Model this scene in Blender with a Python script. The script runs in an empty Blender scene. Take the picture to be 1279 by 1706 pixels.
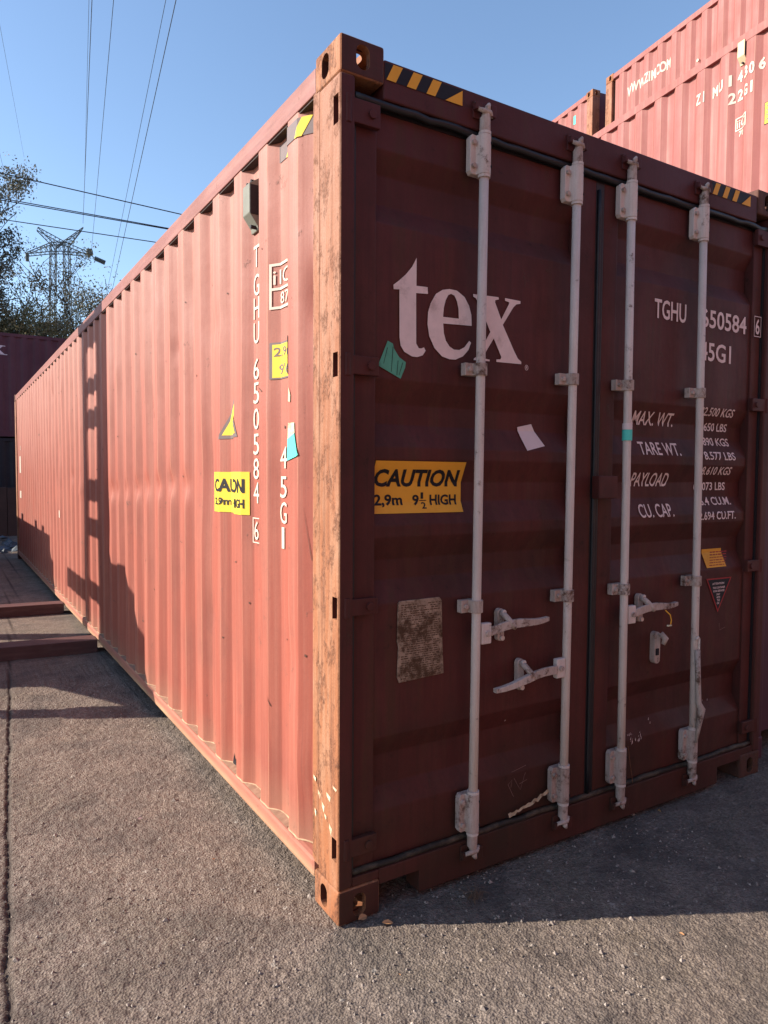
import bpy, bmesh, math, random
import numpy as np
from mathutils import Vector, Matrix
random.seed(7); rng = np.random.default_rng(5)
S = bpy.context.scene; COL = S.collection
PI = math.pi

# ------------------------------------------------------------------ camera
def cam_axes(yaw, pitch, roll):
    f = Vector((math.sin(yaw)*math.cos(pitch), math.cos(yaw)*math.cos(pitch), math.sin(pitch)))
    r = f.cross(Vector((0, 0, 1))).normalized(); u = r.cross(f)
    c, s = math.cos(roll), math.sin(roll)
    return c*r + s*u, -s*r + c*u, f
cd = bpy.data.cameras.new('camera'); cam = bpy.data.objects.new('camera', cd); COL.objects.link(cam)
r_, u_, f_ = cam_axes(0.55307579, -0.05050537, 0.00605133)
M = Matrix((r_, u_, -f_)).transposed().to_4x4()
M.translation = Vector((-1.08485511, -2.03353799, 1.50569971))
cam.matrix_world = M
cd.sensor_fit = 'VERTICAL'; cd.sensor_height = 24.0; cd.lens = 1186.157/1706*24.0
cd.clip_start = 0.05; cd.clip_end = 3000
S.camera = cam

# ------------------------------------------------------------------ sky, sun, exposure
SUN_EL = math.radians(27); SX, SY = -0.883, 0.469          # horizontal direction towards the sun
world = bpy.data.worlds.new('World'); S.world = world; world.use_nodes = True
wn = world.node_tree.nodes; wl = world.node_tree.links
bg = wn['Background']; sky = wn.new('ShaderNodeTexSky'); sky.sky_type = 'NISHITA'
sky.sun_disc = False; sky.sun_elevation = SUN_EL; sky.sun_rotation = math.atan2(SX, SY)
sky.altitude = 0; sky.air_density = 1.0; sky.dust_density = 0.4; sky.ozone_density = 2.2
wl.new(sky.outputs[0], bg.inputs[0]); bg.inputs[1].default_value = 0.130
sd = bpy.data.lights.new('sun', 'SUN'); sun = bpy.data.objects.new('sun', sd); COL.objects.link(sun)
sd.energy = 5.0; sd.angle = math.radians(0.5); sd.color = (1.0, 0.90, 0.78)
sdir = Vector((SX*math.cos(SUN_EL), SY*math.cos(SUN_EL), math.sin(SUN_EL)))
sun.rotation_euler = sdir.to_track_quat('Z', 'Y').to_euler(); sun.location = (-20, 10, 12)
S.view_settings.view_transform = 'Standard'; S.view_settings.look = 'None'
S.view_settings.exposure = 0.98; S.view_settings.gamma = 1.0
S.render.engine = 'CYCLES'

# ------------------------------------------------------------------ tagging helpers
def tag(o, label=None, cat=None, group=None, kind=None):
    if label: o['label'] = label
    if cat: o['category'] = cat
    if group: o['group'] = group
    if kind: o['kind'] = kind
    return o
def empty(name, loc=(0, 0, 0), rz=0, label=None, cat=None, group=None):
    o = bpy.data.objects.new(name, None); COL.objects.link(o); o.location = loc; o.rotation_euler = (0, 0, rz)
    return tag(o, label, cat, group)
def link_mesh(name, me, mat=None, parent=None, smooth=False):
    if mat is not None and not me.materials: me.materials.append(mat)
    if smooth:
        me.polygons.foreach_set('use_smooth', [True]*len(me.polygons))
    o = bpy.data.objects.new(name, me); COL.objects.link(o)
    if parent is not None: o.parent = parent
    return o
class MB:
    def __init__(s): s.v = []; s.f = []
    def add(s, vs, fs):
        n = len(s.v); s.v += [tuple(v) for v in vs]; s.f += [tuple(i+n for i in f) for f in fs]; return s
    def box(s, x0, x1, y0, y1, z0, z1):
        return s.add([(x0,y0,z0),(x1,y0,z0),(x1,y1,z0),(x0,y1,z0),(x0,y0,z1),(x1,y0,z1),(x1,y1,z1),(x0,y1,z1)],
              [(0,3,2,1),(4,5,6,7),(0,1,5,4),(1,2,6,5),(2,3,7,6),(3,0,4,7)])
    def tube(s, pts, rad, n=12, cap=True):
        pts = [Vector(p) for p in pts]; rads = rad if isinstance(rad, (list, tuple)) else [rad]*len(pts)
        vs = []; fs = []; prev = None
        for i, p in enumerate(pts):
            t = (pts[min(i+1, len(pts)-1)] - pts[max(i-1, 0)])
            t = t.normalized() if t.length > 1e-9 else prev[2]
            if prev is None:
                a = Vector((0, 0, 1)) if abs(t.z) < .9 else Vector((1, 0, 0))
                e1 = t.cross(a).normalized()
            else:
                e1 = (prev[0] - t*prev[0].dot(t)).normalized()
            e2 = t.cross(e1); prev = (e1, e2, t)
            for k in range(n):
                a = 2*PI*k/n; vs.append(p + (e1*math.cos(a) + e2*math.sin(a))*rads[i])
        for i in range(len(pts)-1):
            for k in range(n):
                fs.append((i*n+k, i*n+(k+1) % n, (i+1)*n+(k+1) % n, (i+1)*n+k))
        if cap:
            fs.append(tuple(range(n))[::-1]); fs.append(tuple((len(pts)-1)*n+k for k in range(n)))
        return s.add(vs, fs)
    def cyl(s, c, axis, r, h, n=14, r2=None):
        c = Vector(c); a = Vector(axis).normalized()
        return s.tube([c - a*h/2, c + a*h/2], [r, r if r2 is None else r2], n)
    def prism_xz(s, pts, y0, y1):          # polygon in x,z extruded along y (y0 = front)
        n = len(pts); vs = [(x, y0, z) for x, z in pts] + [(x, y1, z) for x, z in pts]
        fs = [tuple(range(n))[::-1], tuple(range(n, 2*n))] + [(i, (i+1) % n, n+(i+1) % n, n+i) for i in range(n)]
        return s.add(vs, fs)
    def prism_yz(s, pts, x0, x1):
        n = len(pts); vs = [(x0, y, z) for y, z in pts] + [(x1, y, z) for y, z in pts]
        fs = [tuple(range(n))[::-1], tuple(range(n, 2*n))] + [(i, (i+1) % n, n+(i+1) % n, n+i) for i in range(n)]
        return s.add(vs, fs)
    def mesh(s, name, bev=0, seg=2):
        me = bpy.data.meshes.new(name); me.from_pydata(s.v, [], s.f)
        bm = bmesh.new(); bm.from_mesh(me); bmesh.ops.recalc_face_normals(bm, faces=bm.faces)
        if bev:
            es = [e for e in bm.edges if len(e.link_faces) == 2 and e.calc_face_angle(0) > .6]
            bmesh.ops.bevel(bm, geom=es, offset=bev, segments=seg, affect='EDGES', profile=.6, clamp_overlap=True)
        bm.to_mesh(me); bm.free(); me.update(); return me
    def build(s, name, mat, parent=None, bev=0, seg=2, smooth=False):
        return link_mesh(name, s.mesh(name, bev, seg), mat, parent, smooth)
def boolean(me, cutters, op='DIFFERENCE'):
    a = bpy.data.objects.new('t', me); COL.objects.link(a); tmp = [a]
    for c in cutters:
        b = bpy.data.objects.new('c', c); COL.objects.link(b); tmp.append(b)
        m = a.modifiers.new('b', 'BOOLEAN'); m.operation = op; m.object = b; m.solver = 'EXACT'
    bpy.context.view_layer.update()
    dg = bpy.context.evaluated_depsgraph_get()
    out = bpy.data.meshes.new_from_object(a.evaluated_get(dg))
    for o in tmp: bpy.data.objects.remove(o)
    return out

# ------------------------------------------------------------------ materials
def new_mat(name):
    m = bpy.data.materials.new(name); m.use_nodes = True
    nt = m.node_tree; return m, nt, nt.nodes, nt.links, nt.nodes['Principled BSDF']
def noise(nt, vec, scale, detail=4, rough=.55, stretch=None, dist=0):
    if stretch:
        mp = nt.nodes.new('ShaderNodeMapping'); mp.inputs['Scale'].default_value = stretch
        nt.links.new(vec, mp.inputs[0]); vec = mp.outputs[0]
    n = nt.nodes.new('ShaderNodeTexNoise'); n.inputs['Scale'].default_value = scale
    n.inputs['Detail'].default_value = detail; n.inputs['Roughness'].default_value = rough
    n.inputs['Distortion'].default_value = dist
    nt.links.new(vec, n.inputs['Vector']); return n.outputs[0]
def ramp(nt, fac, a, b, lo=0., hi=1.):
    r = nt.nodes.new('ShaderNodeMapRange'); r.inputs[1].default_value = a; r.inputs[2].default_value = b
    r.inputs[3].default_value = lo; r.inputs[4].default_value = hi
    nt.links.new(fac, r.inputs[0]); return r.outputs[0]
def mix(nt, fac, a, b):
    m = nt.nodes.new('ShaderNodeMix'); m.data_type = 'RGBA'
    if isinstance(fac, (int, float)): m.inputs[0].default_value = fac
    else: nt.links.new(fac, m.inputs[0])
    for i, c in ((6, a), (7, b)):
        if isinstance(c, tuple): m.inputs[i].default_value = (*c, 1)
        else: nt.links.new(c, m.inputs[i])
    return m.outputs[2]
def mul(nt, a, b):
    m = nt.nodes.new('ShaderNodeMath'); m.operation = 'MULTIPLY'; nt.links.new(a, m.inputs[0])
    if isinstance(b, (int, float)): m.inputs[1].default_value = b
    else: nt.links.new(b, m.inputs[1])
    return m.outputs[0]
def bump(nt, h, strength, dist, bsdf, prev=None):
    b = nt.nodes.new('ShaderNodeBump'); b.inputs['Strength'].default_value = strength; b.inputs['Distance'].default_value = dist
    nt.links.new(h, b.inputs['Height'])
    if prev: nt.links.new(prev, b.inputs['Normal'])
    nt.links.new(b.outputs[0], bsdf.inputs['Normal']); return b.outputs[0]
def weathered(name, base, chalk, dirt, rust=(.12, .045, .02), rust_t=.70, chalk_a=(.45, .75), streak=(6, 6, .35), rough=.6,
              dirt_s=.55, bumpd=.0015, top_chalk=None, spec=.35, dirt_at=(.45, .75), low=(.1, .32), edge=None, grain=.25, rust_str=None, runs=None):
    m, nt, N, L, B = new_mat(name)
    tc = N.new('ShaderNodeTexCoord').outputs['Object']
    s1 = noise(nt, tc, 3.0, 5, .6, streak); s2 = noise(nt, tc, 2.2, 6, .65)
    s3 = noise(nt, tc, 14, 5, .6, (streak[0], streak[1], streak[2]*.5))
    c = mix(nt, ramp(nt, s1, *chalk_a), base, chalk)
    c = mix(nt, ramp(nt, s3, .5, .8, 0, .55), c, dirt)
    c = mix(nt, ramp(nt, s2, dirt_at[0], dirt_at[1], 0, dirt_s), c, dirt)
    if top_chalk:
        sx = N.new('ShaderNodeSeparateXYZ'); L.new(tc, sx.inputs[0])
        z = ramp(nt, sx.outputs[2], top_chalk[1], top_chalk[2], 0, 1)
        c = mix(nt, mul(nt, z, ramp(nt, s1, .25, .75, .35, 1)), c, top_chalk[0])
        if len(top_chalk) > 3:
            z2 = ramp(nt, sx.outputs[2], low[0], low[1], 1, 0)
            c = mix(nt, mul(nt, z2, ramp(nt, s2, .3, .7, .1, .8)), c, top_chalk[3])
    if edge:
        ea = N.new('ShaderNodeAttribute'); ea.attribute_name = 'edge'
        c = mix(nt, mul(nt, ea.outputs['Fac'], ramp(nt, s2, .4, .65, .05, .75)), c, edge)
    r1 = noise(nt, tc, 9, 8, .75, rust_str)
    r2 = noise(nt, tc, 60, 4, .7)
    rr = mul(nt, ramp(nt, r1, rust_t-.05, rust_t+.02), ramp(nt, r2, .35, .6))
    c = mix(nt, rr, c, rust)
    if runs:
        rn = noise(nt, tc, 5, 4, .6, (runs[1], runs[1], .25)); c = mix(nt, mul(nt, ramp(nt, rn, .54, .68, 0, .95), ramp(nt, r2, .3, .6, .4, 1)), c, runs[0])
        rp = noise(nt, tc, 26, 6, .75); c = mix(nt, mul(nt, ramp(nt, rp, .59, .68), ramp(nt, s2, .45, .6)), c, runs[2])
    fine = noise(nt, tc, 160, 3, .6)
    c = mix(nt, ramp(nt, fine, .3, .8, 0, grain), c, dirt)
    L.new(c, B.inputs['Base Color'])
    B.inputs['Specular IOR Level'].default_value = spec
    L.new(ramp(nt, s2, .3, .7, rough-.08, rough+.12), B.inputs['Roughness'])
    p = bump(nt, noise(nt, tc, 35, 6, .7), .5, bumpd, B)
    bump(nt, rr, .6, bumpd, B, p)
    return m
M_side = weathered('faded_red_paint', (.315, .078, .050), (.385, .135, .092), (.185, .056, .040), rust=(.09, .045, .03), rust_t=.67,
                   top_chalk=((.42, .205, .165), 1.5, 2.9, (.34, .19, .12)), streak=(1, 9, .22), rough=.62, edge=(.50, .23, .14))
M_post = weathered('rusty_post_paint', (.325, .125, .056), (.370, .200, .120), (.18, .065, .030), rust=(.12, .046, .022), rust_t=.565,
                   streak=(10, 10, .9), dirt_s=.85, bumpd=.004, rough=.75, grain=.55, rust_str=(1.3, 1.3, .7),
                   top_chalk=((.32, .165, .120), 1.3, 2.8, (.32, .115, .040)), low=(.1, 1.3), chalk_a=(.42, .62), runs=((.16, .060, .030), 6, (.10, .038, .018)))
M_rail = weathered('rail_red_paint', (.25, .090, .075), (.33, .15, .12), (.15, .06, .05), rust_t=.66, streak=(9, .5, 9))
M_lrail = weathered('bottom_rail_paint', (.36, .125, .085), (.42, .19, .13), (.24, .10, .07), rust_t=.66, streak=(9, .5, 9),
                    top_chalk=((.36, .13, .09), 5, 6, (.50, .36, .20)), low=(.095, .125))
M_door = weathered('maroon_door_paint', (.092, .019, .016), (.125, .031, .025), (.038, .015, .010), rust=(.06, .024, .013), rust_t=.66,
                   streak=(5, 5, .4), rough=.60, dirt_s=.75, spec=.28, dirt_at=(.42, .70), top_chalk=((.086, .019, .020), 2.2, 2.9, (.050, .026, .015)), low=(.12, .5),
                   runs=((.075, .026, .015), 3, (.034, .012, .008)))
M_rod = weathered('chalky_rod_paint', (.68, .56, .50), (.74, .63, .57), (.44, .32, .26), rust=(.13, .06, .035), rust_t=.64,
                  streak=(12, 12, 1.2), rough=.6, dirt_s=.5)
M_rodr = weathered('worn_bracket_paint', (.52, .40, .34), (.62, .51, .45), (.22, .125, .09), rust=(.10, .045, .025), rust_t=.58,
                   streak=(12, 12, 3), rough=.7, dirt_s=.7, bumpd=.003)
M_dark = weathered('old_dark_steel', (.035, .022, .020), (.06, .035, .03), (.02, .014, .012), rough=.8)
M_rust = weathered('rusty_casting', (.22, .085, .045), (.34, .16, .09), (.10, .04, .025), rust_t=.55, rough=.8, bumpd=.004)
M_rustd = weathered('dark_rusty_casting', (.09, .035, .025), (.14, .06, .035), (.05, .02, .014), rust_t=.55, rough=.8, bumpd=.004)
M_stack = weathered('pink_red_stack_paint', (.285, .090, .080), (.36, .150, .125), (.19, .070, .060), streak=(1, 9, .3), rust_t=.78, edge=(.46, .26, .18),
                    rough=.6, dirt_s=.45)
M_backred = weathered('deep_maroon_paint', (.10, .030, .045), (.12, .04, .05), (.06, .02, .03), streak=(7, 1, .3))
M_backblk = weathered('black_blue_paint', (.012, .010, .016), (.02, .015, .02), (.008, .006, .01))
M_beam = weathered('dark_red_beam', (.10, .04, .036), (.16, .09, .075), (.05, .022, .02), streak=(.5, 9, 9))
def plain(name, col, rough=.6, var=.15, scale=20, spec=.3, dirt=None, dt=(.5, .75)):
    m, nt, N, L, B = new_mat(name); tc = N.new('ShaderNodeTexCoord').outputs['Object']
    n = noise(nt, tc, scale, 5, .65)
    c = mix(nt, ramp(nt, n, .3, .7, 0, 1), tuple(x*(1-var) for x in col), tuple(min(1, x*(1+var)) for x in col))
    if dirt: c = mix(nt, ramp(nt, noise(nt, tc, scale*.6, 7, .75), *dt), c, dirt)
    L.new(c, B.inputs['Base Color']); B.inputs['Roughness'].default_value = rough
    B.inputs['Specular IOR Level'].default_value = spec
    return m
M_white = plain('white_lettering', (.80, .62, .57), var=.08, dirt=(.35, .22, .18), dt=(.56, .85))
M_lwhite = plain('side_lettering_white', (.60, .50, .41), var=.06)
M_yel = plain('yellow_sticker', (.82, .38, .035), var=.05, scale=8, dirt=(.60, .24, .02), dt=(.55, .9))
M_yel2 = plain('faded_yellow_sticker', (.74, .52, .04), var=.05, scale=8)
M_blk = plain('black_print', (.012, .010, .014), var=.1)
M_gblk = plain('grey_faded_print', (.15, .11, .11), var=.1)
M_rub = plain('black_rubber_seal', (.010, .010, .012), rough=.5, spec=.5, dirt=(.05, .035, .025), dt=(.55, .85))
M_rubd = plain('dirty_rubber_seal', (.03, .024, .018), rough=.7, scale=12, dirt=(.16, .12, .08), dt=(.45, .75))
M_green = plain('teal_paper', (.10, .36, .24), var=.12, scale=14, dirt=(.05, .18, .12), dt=(.55, .7))
M_cyan = plain('cyan_paper', (.10, .60, .50), var=.06)
M_paper = plain('pale_paper', (.72, .58, .56), var=.05)
M_cream = plain('torn_cream_paper', (.62, .54, .36), var=.15, dirt=(.42, .2, .12), dt=(.5, .62))
M_plate = plain('worn_data_plate', (.34, .24, .17), var=.25, scale=30, dirt=(.07, .035, .018), dt=(.42, .58), rough=.5)
M_vent = plain('grey_vent_plastic', (.17, .17, .14), var=.08)
M_ventz = plain('cream_vent_plastic', (.58, .44, .28), var=.08)
M_cream2 = plain('old_cream_sealant', (.46, .33, .20), var=.2, dirt=(.15, .08, .04), dt=(.5, .65))
M_dry = plain('dry_leaf', (.50, .26, .12), var=.2)
M_pyl = plain('galvanised_pylon_steel', (.09, .10, .105), var=.1)
M_wire = plain('dark_cable', (.018, .018, .022), var=.1)
M_redln = plain('red_sticker_border', (.35, .03, .03), var=.1)
M_dust = plain('dusty_ledge', (.30, .18, .12), var=.2, scale=30)

# ------------------------------------------------------------------ ground
def asphalt():
    m, nt, N, L, B = new_mat('old_asphalt'); tc = N.new('ShaderNodeTexCoord').outputs['Object']
    big = noise(nt, tc, .9, 5, .6); mid = noise(nt, tc, 7, 5, .6); fine = noise(nt, tc, 110, 5, .75)
    c = mix(nt, ramp(nt, big, .35, .65), (.235, .178, .138), (.255, .205, .170))
    c = mix(nt, ramp(nt, mid, .4, .7, 0, .65), c, (.130, .100, .082))
    c = mix(nt, ramp(nt, noise(nt, tc, 1.7, 4, .6), .52, .68, 0, .4), c, (.19, .155, .105))
    vo = N.new('ShaderNodeTexVoronoi'); vo.inputs['Scale'].default_value = 85; L.new(tc, vo.inputs['Vector'])
    sep = N.new('ShaderNodeSeparateColor'); L.new(vo.outputs['Color'], sep.inputs[0])
    stone = ramp(nt, sep.outputs[0], .0, 1., 0, 1)
    c = mix(nt, mul(nt, ramp(nt, sep.outputs[1], .55, .9, 0, .55), ramp(nt, vo.outputs['Distance'], .35, .15)), c, (.30, .25, .22))
    c = mix(nt, ramp(nt, fine, .45, .68, 0, .75), c, (.075, .058, .050)); c = mix(nt, ramp(nt, noise(nt, tc, 190, 3, .7), .55, .75, 0, .5), c, (.33, .27, .23))
    vo2 = N.new('ShaderNodeTexVoronoi'); vo2.inputs['Scale'].default_value = 28; L.new(tc, vo2.inputs['Vector'])
    sep2 = N.new('ShaderNodeSeparateColor'); L.new(vo2.outputs['Color'], sep2.inputs[0])
    c = mix(nt, mul(nt, ramp(nt, sep2.outputs[0], .93, .97, 0, .8), ramp(nt, vo2.outputs['Distance'], .30, .2)), c, (.38, .34, .29))
    vo3 = N.new('ShaderNodeTexVoronoi'); vo3.inputs['Scale'].default_value = 120; L.new(tc, vo3.inputs['Vector'])
    sp3 = N.new('ShaderNodeSeparateColor'); L.new(vo3.outputs['Color'], sp3.inputs[0])
    c = mix(nt, ramp(nt, sp3.outputs[0], .55, 1, 0, .42), c, (.36, .29, .24))
    c = mix(nt, ramp(nt, sp3.outputs[1], .7, 1, 0, .6), c, (.090, .066, .054))
    c = mix(nt, ramp(nt, noise(nt, tc, 2.6, 7, .72), .48, .66, 0, .70), c, (.088, .074, .066)); c = mix(nt, ramp(nt, noise(nt, tc, 1.1, 3, .5, None, 1.2), .60, .68, 0, .35), c, (.06, .052, .048)); c = mix(nt, ramp(nt, noise(nt, tc, 16, 5, .7), .5, .7, 0, .45), c, (.085, .066, .055))
    # dirt gathered in the joint that runs past the container
    at = N.new('ShaderNodeAttribute'); at.attribute_name = 'joint'
    c = mix(nt, at.outputs['Fac'], c, (.045, .034, .030))
    L.new(c, B.inputs['Base Color']); B.inputs['Roughness'].default_value = .95; B.inputs['Specular IOR Level'].default_value = .12
    p = bump(nt, fine, .9, .006, B); p = bump(nt, vo3.outputs['Distance'], .8, .006, B, p)
    bump(nt, noise(nt, tc, 30, 4, .6), .4, .008, B, p)
    return m
M_asph = asphalt()
def vnoise(X, Y, f, seed):
    g = np.random.default_rng(seed).random((256, 256))
    x = X*f; y = Y*f; xi = np.floor(x).astype(int); yi = np.floor(y).astype(int); fx = x-xi; fy = y-yi
    fx = fx*fx*(3-2*fx); fy = fy*fy*(3-2*fy)
    a = g[xi % 256, yi % 256]; b = g[(xi+1) % 256, yi % 256]; c = g[xi % 256, (yi+1) % 256]; d = g[(xi+1) % 256, (yi+1) % 256]
    return (a*(1-fx)+b*fx)*(1-fy)+(c*(1-fx)+d*fx)*fy - .5
def ground():
    def axis(lo, hi, st, outer):
        a = list(np.arange(lo, hi, st)); l = []; r = []; d = st*1.6; p = lo
        while p > -outer: p -= d; l.append(p); d *= 1.45
        d = st*1.6; p = a[-1]
        while p < outer: p += d; r.append(p); d *= 1.45
        return np.array(l[::-1] + a + r)
    xs = axis(-1.15, 2.3, .0075, 900); ys = axis(-1.0, 3.4, .0085, 900)
    X, Y = np.meshgrid(xs, ys, indexing='ij')
    near = np.clip(1-np.maximum(0, np.maximum(abs(X-.55)-1.9, abs(Y-1.2)-2.6))/1.5, 0, 1)
    Z = near*(.006*vnoise(X, Y, 1.7, 1)+.005*vnoise(X, Y, 9, 2)+.0025*vnoise(X, Y, 34, 3)+.0065*vnoise(X, Y, 80, 4))
    jx = -.95+.0715*(Y-.39)+.012*vnoise(X*0, Y, 6, 8)*near+.007*vnoise(X*0, Y, 23, 9)*near
    dj = abs(X-jx); j = np.clip(1-dj/.013, 0, 1); j[(Y < -3) | (Y > 14)] = 0
    Z = Z - .012*j*near - .002
    Z = np.where((X < jx), Z-.004*near, Z)
    # a shallow patch edge crossing the lane
    e = np.clip((.50*(X+.8)+Y-2.95+.05*vnoise(X, Y, 5, 12))/.03, 0, 1)
    Z = Z + .004*e*near*(X < .0)
    nx, ny = X.shape
    co = np.stack([X, Y, Z], -1).reshape(-1, 3)
    i = np.arange(nx-1)[:, None]*ny+np.arange(ny-1)[None, :]
    q = np.stack([i, i+ny, i+ny+1, i+1], -1).reshape(-1, 4)
    me = bpy.data.meshes.new('ground'); me.vertices.add(len(co)); me.vertices.foreach_set('co', co.ravel().astype('f'))
    me.loops.add(q.size); me.loops.foreach_set('vertex_index', q.ravel().astype('i'))
    me.polygons.add(len(q)); me.polygons.foreach_set('loop_start', (np.arange(len(q))*4).astype('i'))
    me.update(calc_edges=True)
    a = me.attributes.new('joint', 'FLOAT', 'POINT')
    v = np.clip(1-dj/.02, 0, 1); v[(Y < -3) | (Y > 14)] = 0
    a.data.foreach_set('value', (v*.9).ravel().astype('f'))
    tag(link_mesh('ground', me, M_asph, smooth=True), kind='structure')
ground()
# loose chippings
def chips():
    m = MB()
    for k in range(2600):
        x = rng.uniform(-1.1, 1.6); y = rng.uniform(-.75, 3.2) if k % 3 else rng.uniform(-.75, .5)
        if x > 0 and y > 0 and rng.random() < .6: continue
        s = rng.uniform(.0025, .0065) * (2.2 if rng.random() < .05 else 1); a = rng.uniform(0, 6.28); z = s*.1
        vs = []
        for i in range(4):
            t = a+i*PI/2+rng.uniform(-.4, .4); vs.append((x+s*math.cos(t)*rng.uniform(.7, 1.2), y+s*math.sin(t), z-.003))
        vs += [(x+rng.uniform(-.3, .3)*s, y, z+s*rng.uniform(.4, .8))]
        m.add(vs, [(0, 1, 4), (1, 2, 4), (2, 3, 4), (3, 0, 4)])
    tag(m.build('loose_chippings', plain('chipping_stone', (.27, .225, .19), var=.45, scale=60, rough=.9)), kind='stuff')
chips()

# ------------------------------------------------------------------ corrugated sheets and things stuck on them
class SideProf:        # steel side wall: ridges along y, x = depth
    def __init__(s, e0, P, y0, y1, depth=.037, x0=.004, fl=.056, ou=.084, dents=True):
        s.e0, s.P, s.y0, s.y1, s.d, s.x0, s.fl, s.ou = e0, P, y0, y1, depth, x0, fl, ou
        s.inn = P-2*fl-ou; s.dents = dents
        s.D = []
        if dents:
            g = np.random.default_rng(3)
            for yy, zz, a, sy, sz in ((2.05, 1.46, 0.024, .032, .06), (2.34, 1.44, 0.021, .032, .06), (2.62, 1.43, 0.018, .032, .06), (2.9, 1.41, 0.021, .032, .06),
                                      (3.2, 1.40, 0.018, .032, .06), (3.5, 1.39, 0.021, .032, .06), (3.75, 1.38, 0.018, .032, .06), (1.76, 1.45, 0.015, .032, .06),
                                      (.26, 2.15, .014, .03, .10), (.46, 1.72, .010, .05, .10), (.40, .80, .012, .05, .12), (.30, .45, -.010, .04, .12),
                                      (.72, .80, .008, .05, .07), (2.0, 2.2, .010, .03, .05)):
                s.D.append((yy, zz, a, sy, sz))
            for _ in range(60): s.D.append((g.uniform(.4, 11.5), g.uniform(.3, 2.5), g.uniform(-.009, .011), g.uniform(.04, .1), g.uniform(.05, .25)))
    def breaks(s):
        r = []; k = math.floor((s.y0-s.e0)/s.P)-1
        while s.e0+k*s.P < s.y1+s.P:
            b = s.e0+k*s.P; r += [b, b+s.fl, b+s.fl+s.inn, b+2*s.fl+s.inn]; k += 1
        return [b for b in r if s.y0 < b < s.y1]
    def depth(s, y):
        t = (y-s.e0) % s.P
        if t < s.fl: return t/s.fl*s.d
        if t < s.fl+s.inn: return s.d
        if t < 2*s.fl+s.inn: return (1-(t-s.fl-s.inn)/s.fl)*s.d
        return 0
    def x(s, y, z):
        v = s.x0+s.depth(y)
        if s.dents:
            v += .0012*math.sin(y*1.9+z*2.3)+.0009*math.sin(y*5.1-z*3.7)
            for a, b, h, sy, sz in s.D:
                if abs(y-a) < 3*sy and abs(z-b) < 3*sz: v += h*math.exp(-((y-a)/sy)**2-((z-b)/sz)**2)
        return v
    def sheet(s, name, mat, parent, z0, z1, dz=None, r=.0035, flip=False, offx=0, bottom_lip=True):
        cols = [s.y0]
        for b in s.breaks():
            cols += [b-r, b, b+r]
        cols.append(s.y1); cols = sorted(set(cols))
        extra = []
        if s.dents:
            for a, b in zip(cols, cols[1:]):
                if b-a > .03: extra += [a+(b-a)*t for t in (.33, .67)]
            cols = sorted(cols+extra)
        nz = max(1, int((z1-z0)/dz)) if dz else 1
        brk = s.breaks()
        vs = []; fs = []
        for y in cols:
            # rounded bend: at the break itself pull in slightly
            rb = any(abs(y-b) < 1e-9 for b in brk)
            for j in range(nz+1):
                z = z0+(z1-z0)*j/nz
                if rb: X = .5*s.x(y, z)+.25*(s.x(y-r, z)+s.x(y+r, z))
                else: X = s.x(y, z)
                vs.append((X if not flip else offx-X, y, z))
        n = nz+1
        for i in range(len(cols)-1):
            for j in range(nz): fs.append((i*n+j, i*n+j+1, (i+1)*n+j+1, (i+1)*n+j))
        m = MB(); m.add(vs, fs); o = m.build(name, mat, parent, smooth=True)
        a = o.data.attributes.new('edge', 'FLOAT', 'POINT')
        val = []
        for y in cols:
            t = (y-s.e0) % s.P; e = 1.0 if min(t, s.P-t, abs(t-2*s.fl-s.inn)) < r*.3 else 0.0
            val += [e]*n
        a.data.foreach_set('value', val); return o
class DoorProf:        # door leaf: ribs along x, y = depth
    Z = [(2.59, .07, .10, .07), (1.835, .08, .07, .08), (1.565, .08, .07, .08), (1.295, .08, .07, .08), (.60, .075, .11, .075)]
    d = .036; y0 = .035
    def y(s, z):
        for zt, a, b, c in s.Z:
            t = zt-z
            if 0 <= t < a: return s.y0+t/a*s.d
            if a <= t < a+b: return s.y0+s.d
            if a+b <= t < a+b+c: return s.y0+(1-(t-a-b)/c)*s.d
        return s.y0
    def breaks(s):
        return [zt-q for zt, a, b, c in s.Z for q in (0, a, a+b, a+b+c)]
DP = DoorProf()
def text2d(txt, bold=0.0, shear=0):
    c = bpy.data.curves.new('t', 'FONT'); c.body = txt; c.size = 1; c.offset = bold; c.shear = shear; c.resolution_u = 3
    o = bpy.data.objects.new('t', c); COL.objects.link(o); bpy.context.view_layer.update()
    me = o.to_mesh(); vs = [(v.co.x, v.co.y) for v in me.vertices]; fs = [tuple(p.vertices) for p in me.polygons]
    o.to_mesh_clear(); bpy.data.objects.remove(o)
    return vs, fs
def fit(vs, u0, u1, v0, v1):
    xs = [v[0] for v in vs]; ys = [v[1] for v in vs]; a, b, c, d = min(xs), max(xs), min(ys), max(ys)
    return [(u0+(x-a)/(b-a)*(u1-u0), v0+(y-c)/(d-c)*(v1-v0)) for x, y in vs]
def flat_bm(vs, fs):
    bm = bmesh.new(); V = [bm.verts.new((x, y, 0)) for x, y in vs]
    for f in fs:
        try: bm.faces.new([V[i] for i in f])
        except ValueError: pass
    return bm
def cut(bm, axis, vals):
    no = (1, 0, 0) if axis == 0 else (0, 1, 0)
    lo = min(v.co[axis] for v in bm.verts); hi = max(v.co[axis] for v in bm.verts)
    for b in vals:
        if lo < b < hi:
            co = (b, 0, 0) if axis == 0 else (0, b, 0)
            bmesh.ops.bisect_plane(bm, geom=bm.verts[:]+bm.edges[:]+bm.faces[:], plane_co=co, plane_no=no, dist=1e-6)
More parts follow.
